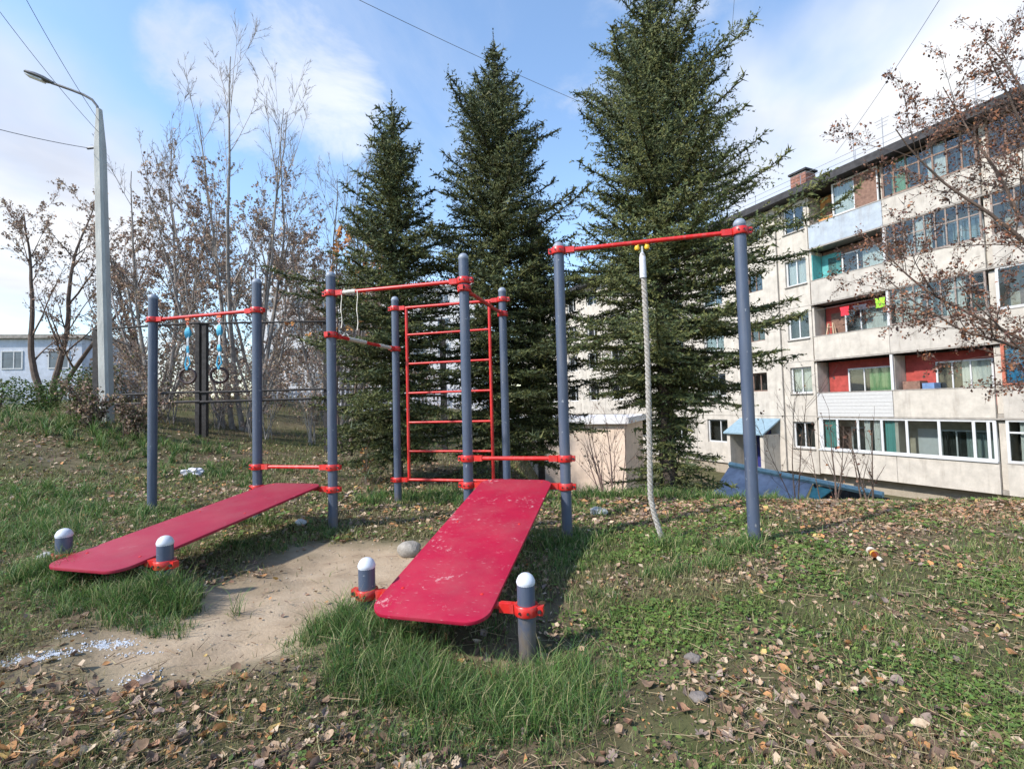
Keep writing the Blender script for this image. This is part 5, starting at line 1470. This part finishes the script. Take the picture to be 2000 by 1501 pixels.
# loggia bays
BAYS = [(0.0, 3.2), (3.2, 6.4), (6.6, 9.8), (9.8, 13.0), (13.2, 16.3), (16.3, 19.5)]
for k in range(5):
    z = ZT[k]
    bb('floor_slab', m_slab, -.10, S_END, .13, .98, z - 1.12, z - .95)
    for bi, (a, b) in enumerate(BAYS):
        mp = m_cream if k == 0 else (m_pblue if (k, bi) == (4, 0) else m_creamd if (k + bi) % 2 else m_cream)
        if (k, bi) == (1, 0):
            bb('parapet', m_creamd, a + .01, b - .012, .04, .12, z - 1.10, z)
            for j in range(7):
                MB().box((a + .01, 0.0, z - 1.09 + .157 * j), (b - .012, .037, z - 1.09 + .157 * j + .149)).build('siding_board', m_sid, bld)
        else:
            bb('parapet', mp, a + .006, b - .006, 0, .12, z - 1.10, z, bevel=.01)
        bb('parapet_cap', m_slab, a + .004, b - .004, -.015, .135, z + .002, z + .035)
    for s in (-.10, 3.14, 6.40, 9.74, 13.0, 16.24):
        wd = .10 if s == -.10 else (.12 if s in (3.14, 9.74, 16.24) else .2)
        bb('side_wall', m_cream, s, s + wd, .14, .98, z - .94, z + 1.48)
    # back wall of the loggias
    for bi, (a, b) in enumerate(BAYS):
        col = {(1, 0): m_redw, (1, 1): m_redw, (2, 0): m_redw, (3, 0): m_brown, (4, 0): m_orange, (0, 0): m_beige, (0, 1): m_beige}.get((k, bi), m_beige if (k + bi) % 3 else m_brown)
        bb('back_wall', col, a + .08, b - .08, .90, .97, z - .93, z + 1.47)
        w0, w1 = a + (1.05 if bi % 2 == 0 else 1.2), b - .25
        window(w0, w1, z - .15 if k != 1 else z - .05, z + 1.1, .76, [0, .36, 1] if bi % 2 == 0 else [0, .3, .62, 1], m_white, curtain=[(.45, .95, m_gcurt if (k, bi) == (1, 0) else m_wcurt)], dy=.07)
        bb('room_shade_panel', m_dark, w0 + .02, w1 - .02, .872, .897, z - .13 if k != 1 else z - .03, z + 1.08)  # dark panel on the back wall, paints the room shade seen through the glass
        bb('balcony_door', m_redw if k == 1 else m_white if bi % 2 else m_brown, a + .35 if bi % 2 == 0 else a + .4, w0 - .06, .855, .895, z - .93, z + 1.1)
# glazing on the front of the loggias
window(.03, 6.37, ZT[0] + .04, ZT[0] + 1.56, .06, [0, .02, .13, .27, .42, .565, .735, .90, .965, 1], m_white, w=.10, mw=.09, curtain=[(.03, .12, m_curt), (.30, .34, m_wcurt), (.43, .50, m_curt), (.36, .40, m_wcurt)])
bb('sill', m_white, -.02, 6.38, -.06, .0, ZT[0] + .01, ZT[0] + .06)
window(6.62, 9.78, ZT[0] + .04, ZT[0] + 1.56, .06, 6, m_white, rows=2, w=.08, curtain=[(.1, .5, m_wcurt)])
window(9.82, 12.98, ZT[0] + .04, ZT[0] + 1.56, .06, 5, m_white, rows=2, w=.08)
window(6.62, 9.78, ZT[1] + .04, ZT[1] + 1.56, .06, 4, m_orf, w=.09, curtain=[(.02, .62, m_bluet)])
window(3.24, 6.36, ZT[2] + .04, ZT[2] + 1.56, .06, 7, m_woodg, rows=2, w=.06, curtain=[(.05, .35, m_wcurt), (.6, .8, m_wcurt)])
window(6.62, 9.78, ZT[2] + .04, ZT[2] + 1.56, .06, 4, m_white, w=.08, curtain=[(.3, .7, m_bluet)])
window(3.24, 6.36, ZT[3] + .04, ZT[3] + 1.56, .06, 9, m_woodg, rows=2, w=.06, crow=.6, curtain=[(.3, .5, m_wcurt)])
window(6.62, 9.78, ZT[3] + .04, ZT[3] + 1.56, .06, 5, m_woodg, rows=2, w=.06)
window(1.18, 3.1, ZT[4] + .04, ZT[4] + 1.56, .06, [0, .5, 1], m_white, w=.07, curtain=[(.02, .48, m_wcurt)])
bb('boarded_panel', m_brown, 2.16, 3.05, .02, .05, ZT[4] + .06, ZT[4] + 1.5)
window(3.24, 6.36, ZT[4] + .04, ZT[4] + 1.56, .06, 7, m_wood, rows=2, w=.07, crow=.65, curtain=[(.1, .3, m_gcurt), (.5, .7, m_wcurt)])
window(6.62, 9.78, ZT[4] + .04, ZT[4] + 1.56, .06, 6, m_wood, rows=2, w=.07)
bb('painted_panel', m_turq, .05, .95, .855, .895, ZT[3] - .6, ZT[3] + 1.3)
bb('painted_panel', m_turq, .0, .03, .16, .85, ZT[3] - .6, ZT[3] + 1.3)
for (a, k) in ((3.2, 1), (3.2, 2), (3.2, 3)):
    bb('post', m_white, a - .05, a + .05, .03, .11, ZT[k] + .04, ZT[k] + 1.58)
for k in range(1, 5):
    bb('soffit', m_slab, -.1, S_END, .0, .128, ZT[k] - 1.16, ZT[k] - 1.105)
# flat wall with the window column left of the loggias
def wall_hole(x0, x1, z0, z1, h, y0, y1):
    a, b, c, d = h
    o = [(x0, z0), (x1, z0), (x1, z1), (x0, z1)]; i_ = [(a, c), (b, c), (b, d), (a, d)]
    vs = [(p, y0, q) for p, q in o] + [(p, y0, q) for p, q in i_] + [(p, y1, q) for p, q in o] + [(p, y1, q) for p, q in i_]
    fs = []
    for k in range(4):
        j = (k + 1) % 4
        fs += [(k, j, 4 + j, 4 + k), (8 + j, 8 + k, 12 + k, 12 + j), (j, k, 8 + k, 8 + j), (4 + k, 4 + j, 12 + j, 12 + k)]
    return MB().add(vs, fs)
xs_ = [-1.72, -.115]
for k in range(5):
    z = ZT[k]; zb_, zt_ = z - 1.10, z + 1.58
    zwall = zb_ if k else -2.3
    h = (-1.36, -.26, z + .02, z + 1.32)
    wall_hole(-1.72, -.115, zwall, zt_, h, .10, .34).build('wall_panel', m_cream, bld)
    window(h[0] + .005, h[1] - .005, h[2] + .005, h[3] - .005, .25, 2, m_white, w=.07, curtain=[(.05, .9, m_wcurt)] if k % 2 else None)
    bb('window_sill', m_slab, h[0] - .04, h[1] + .04, .03, .20, h[2] - .045, h[2] - .004)
    # stair column, then further window panels behind the spruces
    if k == 0:
        wall_hole(-4.5, -1.745, -2.34, zt_, (-3.55, -2.5, -2.32, -.25), .0, .34).build('wall_panel', m_cream, bld)
    else:
        wall_hole(-4.5, -1.745, zb_, zt_, (-3.6, -2.6, z + .2, z + 1.2), .0, .34).build('wall_panel', m_cream, bld)
        window(-3.595, -2.605, z + .205, z + 1.195, .2, 2, m_wood, w=.06)
    s = -4.52; j = 0
    while s > S_LEFT + 3:
        a = s - 3.2
        h = (a + .85, a + 2.35, z + .0, z + 1.35)
        wall_hole(a + .012, s - .012, zwall, zt_, h, .10, .34).build('wall_panel', m_cream, bld)
        window(h[0] + .005, h[1] - .005, h[2] + .005, h[3] - .005, .25, [0, .6, 1], m_white, w=.07, curtain=[(.05, .55, m_wcurt)] if (k + j) % 2 else None)
        s = a; j += 1
m_tar = mat('tarred_joint', (.13, .12, .11), .9, .3, 5)
for k in range(1, 5):
    zj = ZT[k] - 1.11
    for (a, b) in ((-1.72, -.115), (-4.5, -1.745)):
        bb('joint', m_tar, a + .01, b - .01, .006 if a < -2 else .106, .2, zj - .012, zj + .008)
for sj in (-1.7325, -4.51):
    bb('joint', m_tar, sj - .011, sj + .011, .09, .25, -2.3, 11.2)
# entrance
m_door = mat('dark_blue_door', (.025, .03, .16), .5, .15, 8); m_canopy = mat('pale_blue_canopy', (.20, .29, .35), .6, .12, 8)
dr = bb('entrance_door', m_door, -3.5, -2.55, .12, .18, -2.32, -.30)
bb('door_handle', m_zinc, -2.72, -2.66, .07, .12, -1.4, -1.15, dr)
ov = MB(); ov.add([(-4.4, -1.35, .28), (-1.95, -1.35, .28), (-1.95, -.02, 1.0), (-4.4, -.02, 1.0), (-4.4, -1.35, .36), (-1.95, -1.35, .36), (-1.95, -.02, 1.08), (-4.4, -.02, 1.08)], [(0, 3, 2, 1), (4, 5, 6, 7), (0, 1, 5, 4), (1, 2, 6, 5), (2, 3, 7, 6), (3, 0, 4, 7)])
for v_ in range(8):
    pass
ov.v = [(a, b, c - .75) for a, b, c in ov.v]
ov.build('canopy', m_canopy, bld)
bb('canopy_wall', m_cream, -2.25, -2.05, -1.2, -.02, -2.6, -.46)
bb('canopy_wall', m_cream, -4.3, -4.1, -1.2, -.02, -2.6, -.46)
# roof
rf = MB(); rf.add([(S_LEFT - .3, -.55, 11.28), (S_END, -.55, 11.28), (S_END, 11.8, 11.9), (S_LEFT - .3, 11.8, 11.9), (S_LEFT - .3, -.55, 11.62), (S_END, -.55, 11.62), (S_END, 5.6, 12.5), (S_LEFT - .3, 5.6, 12.5), (S_END, 11.8, 12.2), (S_LEFT - .3, 11.8, 12.2)],
              [(0, 3, 2, 1), (4, 5, 6, 7), (7, 6, 8, 9), (0, 1, 5, 4), (2, 3, 9, 8), (1, 2, 8, 6, 5), (3, 0, 4, 7, 9)])
roof = rf.build('roof', m_roof, bld)
def brick_stack(x, y, z0, z1, w):
    o = bb('chimney', mat('chimney_mortar', (.30, .27, .25), .9, .1, 20), x - w + .01, x + w - .01, y - w + .01, y + w - .01, z0, z1 - .02)
    m_br = mat('chimney_brick', (.27, .12, .085), .9, .3, 6)
    n = int((z1 - z0) / .16)
    for i in range(n):
        zz = z0 + i * .16
        for (ax_, sgn) in ((0, -1), (0, 1), (1, -1), (1, 1)):
            for j in range(3):
                u0 = -w + j * (2 * w / 3) + (.0 if i % 2 else 0); u1 = u0 + 2 * w / 3 - .02
                if ax_ == 0: bb('brick', m_br, x + u0, x + u1, y + sgn * w - .012, y + sgn * w + .012, zz, zz + .14, o)
                else: bb('brick', m_br, x + sgn * w - .012, x + sgn * w + .012, y + u0, y + u1, zz, zz + .14, o)
    bb('cap', m_roof, x - w - .08, x + w + .08, y - w - .08, y + w + .08, z1, z1 + .1, o)
brick_stack(-1.0, 1.35, 11.75, 12.95, .40)
m_ant = mat('antenna_metal', (.30, .30, .32), .5, .1, 8, metallic=.5)
for i, (s, y, hh) in enumerate([(-5.6, .9, 1.3), (1.8, .8, 1.6), (2.4, 2, 2.2), (6.0, 1.2, 1.5), (8.6, .9, 1.4)]):
    o = MB().tube([(s, y, 11.6), (s, y, 12.0 + hh)], .018, 5).build('antenna_mast', m_ant, bld)
    for q in range(3):
        MB().tube([(s - .3 + .05 * q, y, 11.9 + hh - .16 * q), (s + .3 - .05 * q, y, 11.9 + hh - .16 * q)], .009, 4).build('antenna_rod', m_ant, o)
for s0 in np.arange(-7.5, 10, 2.5):
    MB().tube([(s0, -.35, 11.6), (s0, -.35, 12.15)], .014, 5).build('railing_post', m_ant, bld)
for z in (11.88, 12.14):
    MB().tube([(-8, -.35, z), (11, -.35, z)], .010, 5).build('railing', m_ant, bld)
# things kept on the loggias
def onb(x, y, z): return BMx @ Vector((x, y, z))
def garment(name, x0, x1, z0, z1, y, col, label):
    n = 6; vs = []
    for zz, sp_ in ((z0, .9), ((z0 + z1) / 2, .8), (z1, 1.0)):
        for i in range(n + 1):
            vs.append((x0 + (x1 - x0) * (.5 + (i / n - .5) * sp_), y + .02 * math.sin(i * 2.0 + zz * 3), zz))
    vs += [(a, b + .012, c) for a, b, c in vs]
    k = n + 1; m3 = 3 * k; fs = []
    for r_ in range(2):
        for i in range(n):
            fs += [(r_ * k + i, r_ * k + i + 1, (r_ + 1) * k + i + 1, (r_ + 1) * k + i), (m3 + r_ * k + i + 1, m3 + r_ * k + i, m3 + (r_ + 1) * k + i, m3 + (r_ + 1) * k + i + 1)]
    for i in range(n):
        fs += [(i + 1, i, m3 + i, m3 + i + 1), (2 * k + i, 2 * k + i + 1, m3 + 2 * k + i + 1, m3 + 2 * k + i)]
    for r_ in range(2):
        fs += [(r_ * k, (r_ + 1) * k, m3 + (r_ + 1) * k, m3 + r_ * k), ((r_ + 1) * k + n, r_ * k + n, m3 + r_ * k + n, m3 + (r_ + 1) * k + n)]
    o = MB().add(vs, fs).build(name, mat(name + '_cloth', col, .9, .1, 10), M=BMx)
    return tag(o, label, 'laundry')
garment('laundry', 1.15, 1.55, ZT[2] + .82, ZT[2] + 1.22, .22, (.75, .03, .05), 'bright red cloth hung on a third floor loggia')
garment('laundry', 2.62, 3.02, ZT[2] + .9, ZT[2] + 1.32, .22, (.36, .75, .05), 'lime green garment hung on a third floor loggia')
garment('laundry', 1.7, 2.3, ZT[2] + .95, ZT[2] + 1.18, .22, (.06, .06, .08), 'dark cloth drying between red and green laundry')
wl_ = MB().tube([onb(.0, .22, ZT[2] + 1.3), onb(3.1, .22, ZT[2] + 1.32)], .006, 4).build('clothes_line', m_ant); tag(wl_, 'clothes line across a third floor loggia', 'clothes line')
sl_ = empty('stepladder', onb(.5, .55, ZT[2] - .93)); tag(sl_, 'pale wooden stepladder on the third floor loggia with laundry', 'stepladder')
m_pw = mat('pale_wood', (.50, .36, .24), .8, .15, 10)
for sx in (-.28, .28):
    for sy in (-.25, .25):
        MB().tube([EV * sx + IV * sy, EV * sx * .35 + IV * sy * .1 + Vector((0, 0, 1.55))], .03, 5).build('leg', m_pw, sl_)
for q in range(4):
    ww = .28 * (1 - .65 * (q * .35 + .3) / 1.55)
    MB().obox(Vector((0, 0, .3 + .35 * q)) - IV * .2 * (1 - q * .2), EV * ww, IV * .04, Vector((0, 0, .012))).build('step', m_pw, sl_)
sl_2 = empty('storage_box', onb(3.75, .55, ZT[1] - .93)); tag(sl_2, 'dark brown and blue boxes stacked on the second floor loggia', 'boxes')
MB().obox((0, 0, .65), EV * .3, IV * .28, Vector((0, 0, .65))).build('cabinet', m_brown, sl_2); MB().obox(EV * .56 + Vector((0, 0, .6)), EV * .2, IV * .25, Vector((0, 0, .6))).build('crate', mat('blue_crate', (.12, .2, .36), .6, .2, 10), sl_2)
ch_ = empty('cupboard', onb(.6, .7, ZT[4] - .93)); tag(ch_, 'orange wooden cupboard inside the open top floor loggia', 'cupboard')
MB().obox((0, 0, .62), EV * .36, IV * .22, Vector((0, 0, .62))).build('body', m_orange, ch_); MB().obox((0, 0, 1.26), EV * .40, IV * .25, Vector((0, 0, .02))).build('top', m_pw, ch_)
for sg in (-1, 1):
    MB().obox(EV * sg * .17 - IV * .232 + Vector((0, 0, .62)), EV * .15, IV * .01, Vector((0, 0, .55))).build('cupboard_door', m_orange, ch_)

# ------------------------------------------------------------------ blue lean-to below the building
A1_, A2_ = px(1425, 906, 13.5), px(1725, 966, 10.6)
lt_ = empty('lean_to_shed', (A2_.x, A2_.y, A2_.z - 1.2)); tag(lt_, 'low blue shed roof edged in pale teal below the apartment block', 'shed')
LMx = Matrix.Translation(-lt_.location)
al = (A2_ - A1_); aln = Vector((al.x, al.y, 0)).normalized(); fw = Vector((aln.y, -aln.x, 0))
if fw.y > 0: fw = -fw
m_teal = mat('pale_teal_edge', (.33, .47, .48), .6, .15, 8); m_vb = mat('violet_blue_sheet', (.33, .33, .385), .55, .2, 4, .2); m_tl = mat('teal_board', (.12, .36, .36), .6, .2, 8)
def quadbox(p, m, name, th=.05, par=None):
    nrm = (p[1] - p[0]).cross(p[3] - p[0]).normalized() * th
    MB().add([*p, *[q + nrm for q in p]], [(0, 3, 2, 1), (4, 5, 6, 7), (0, 1, 5, 4), (1, 2, 6, 5), (2, 3, 7, 6), (3, 0, 4, 7)]).build(name, m, par or lt_, M=LMx)
Z = Vector((0, 0, 1))
mid = A1_.lerp(A2_, .60)
n_ = 9
for i in range(n_):     # sheets of the sloping roof
    a, b = A1_.lerp(mid, i / n_), A1_.lerp(mid, (i + .985) / n_)
    quadbox([a - Z * .05 + Z * .0, b - Z * .05, b + fw * 1.25 - Z * .95, a + fw * 1.25 - Z * .95], m_vb, 'roof_sheet', .025)
MB().tube([A1_, A1_.lerp(A2_, .33), A1_.lerp(A2_, .66), A2_], .075, 6).build('ridge_board', m_teal, lt_, M=LMx)
quadbox([mid - Z * .10, mid + al * .12 - Z * .12, mid + fw * .5 - Z * .62, mid + fw * .42 - Z * .58], m_tl, 'gable_board', .03)
quadbox([mid + al * .005 - Z * .16 - fw * .35, A2_ - Z * .12 - fw * .35, A2_ - Z * 1.4 - fw * .35, mid - Z * 1.4 - fw * .35], m_dark, 'shade_backing', .04)  # dark sheet, paints the shade inside the open end of the shed
for t in (.62, .8, .99):
    p = A1_.lerp(A2_, t); MB().tube([p - Z * .06, p - Z * 1.9], .05, 6).build('prop', m_iron, lt_, M=LMx)

# ------------------------------------------------------------------ other buildings behind
m_peach = stained('peach_plaster', (.68, .53, .42), amt=.25, peb=.05)
ax0 = empty('garage_building', (.6, 20.4, gz(.6, 20.4))); tag(ax0, 'low peach plastered outbuilding seen below the middle spruces', 'outbuilding')
gzb = gz(2.6, 20) - 2.0 - ax0.location.z
MB().box((-1.2, 0, gzb), (4.1, 4.5, .55 - ax0.location.z)).build('wall', m_peach, ax0)
MB().box((-1.4, -.2, .555 - ax0.location.z), (4.3, 4.7, .80 - ax0.location.z)).build('roof', mat('white_roof_edge', (.62, .60, .60), .7, .08, 6), ax0)
MB().box((-1.0, -.06, gzb), (3.9, -.005, gzb + 1.0)).build('plinth', m_slab, ax0)
ax0.rotation_euler = (0, 0, R(-24))
m_pale = stained('pale_far_panel', (.58, .57, .58), amt=.3, peb=.1); m_fg = mat('far_window_glass', (.10, .12, .15), .15, .2, 2)
def far_block(name, loc, rz, w, h, d, cols, floors, label, m, zdrop=1.0, mr=None):
    o = empty(name, loc, rz); tag(o, label, 'building')
    MB().box((0, 0, -zdrop), (w, d, h)).build('wall', m, o)
    MB().box((-.3, -.3, h + .004), (w + .3, d + .3, h + .3)).build('roof', mr or m_slab, o)
    fh = h / floors; cw = w / cols
    fm = ringm(0, 1.5, 0, 1.45, .09, -.05, .03)
    first = None
    for k in range(floors):
        for c in range(cols):
            x0 = cw * (c + .5) - .75; z0 = fh * k + .9
            if first is None:
                first = fm.build('window', m_white, o); pane = MB().box((.05, -.015, .05), (1.45, .0, 1.40)).build('pane', m_fg, first); w_ = first
                mu = MB().box((.85, -.045, .09), (.92, -.018, 1.36)).build('mullion', m_white, first)
            else:
                w_ = copy_tree(first, o)
            w_.location = (x0, 0, z0)
    return o
far_block('panel_building', (-30.5, 58.0, .6), R(-3), 27, 15.2, 11, 9, 5, 'pale five storey block glimpsed through the bare trees', m_pale, mr=m_pale)
far_block('low_building', (-47.0, 36.0, 1.0), R(8), 13, 6.6, 8, 4, 2, 'bluish white two storey building at the far left', stained('bluish_white_plaster', (.50, .53, .60), amt=.3, peb=.1))
# white picket fence beyond the court
pf = empty('picket_fence', (-13.0, 24.0, 0)); tag(pf, 'low white picket fence beyond the black steel fence', 'fence')
m_pk = mat('white_picket', (.62, .60, .64), .7, .1, 8)
zf = gz(-9, 24)
for i in range(62):
    x = .19 * i
    MB().box((x, 0, zf - .1), (x + .085, .03, zf + 1.02 + .0)).build('picket', m_pk, pf)
for z in (.2, .8):
    MB().box((-.1, .033, zf + z), (11.9, .07, zf + z + .09)).build('rail', m_pk, pf)
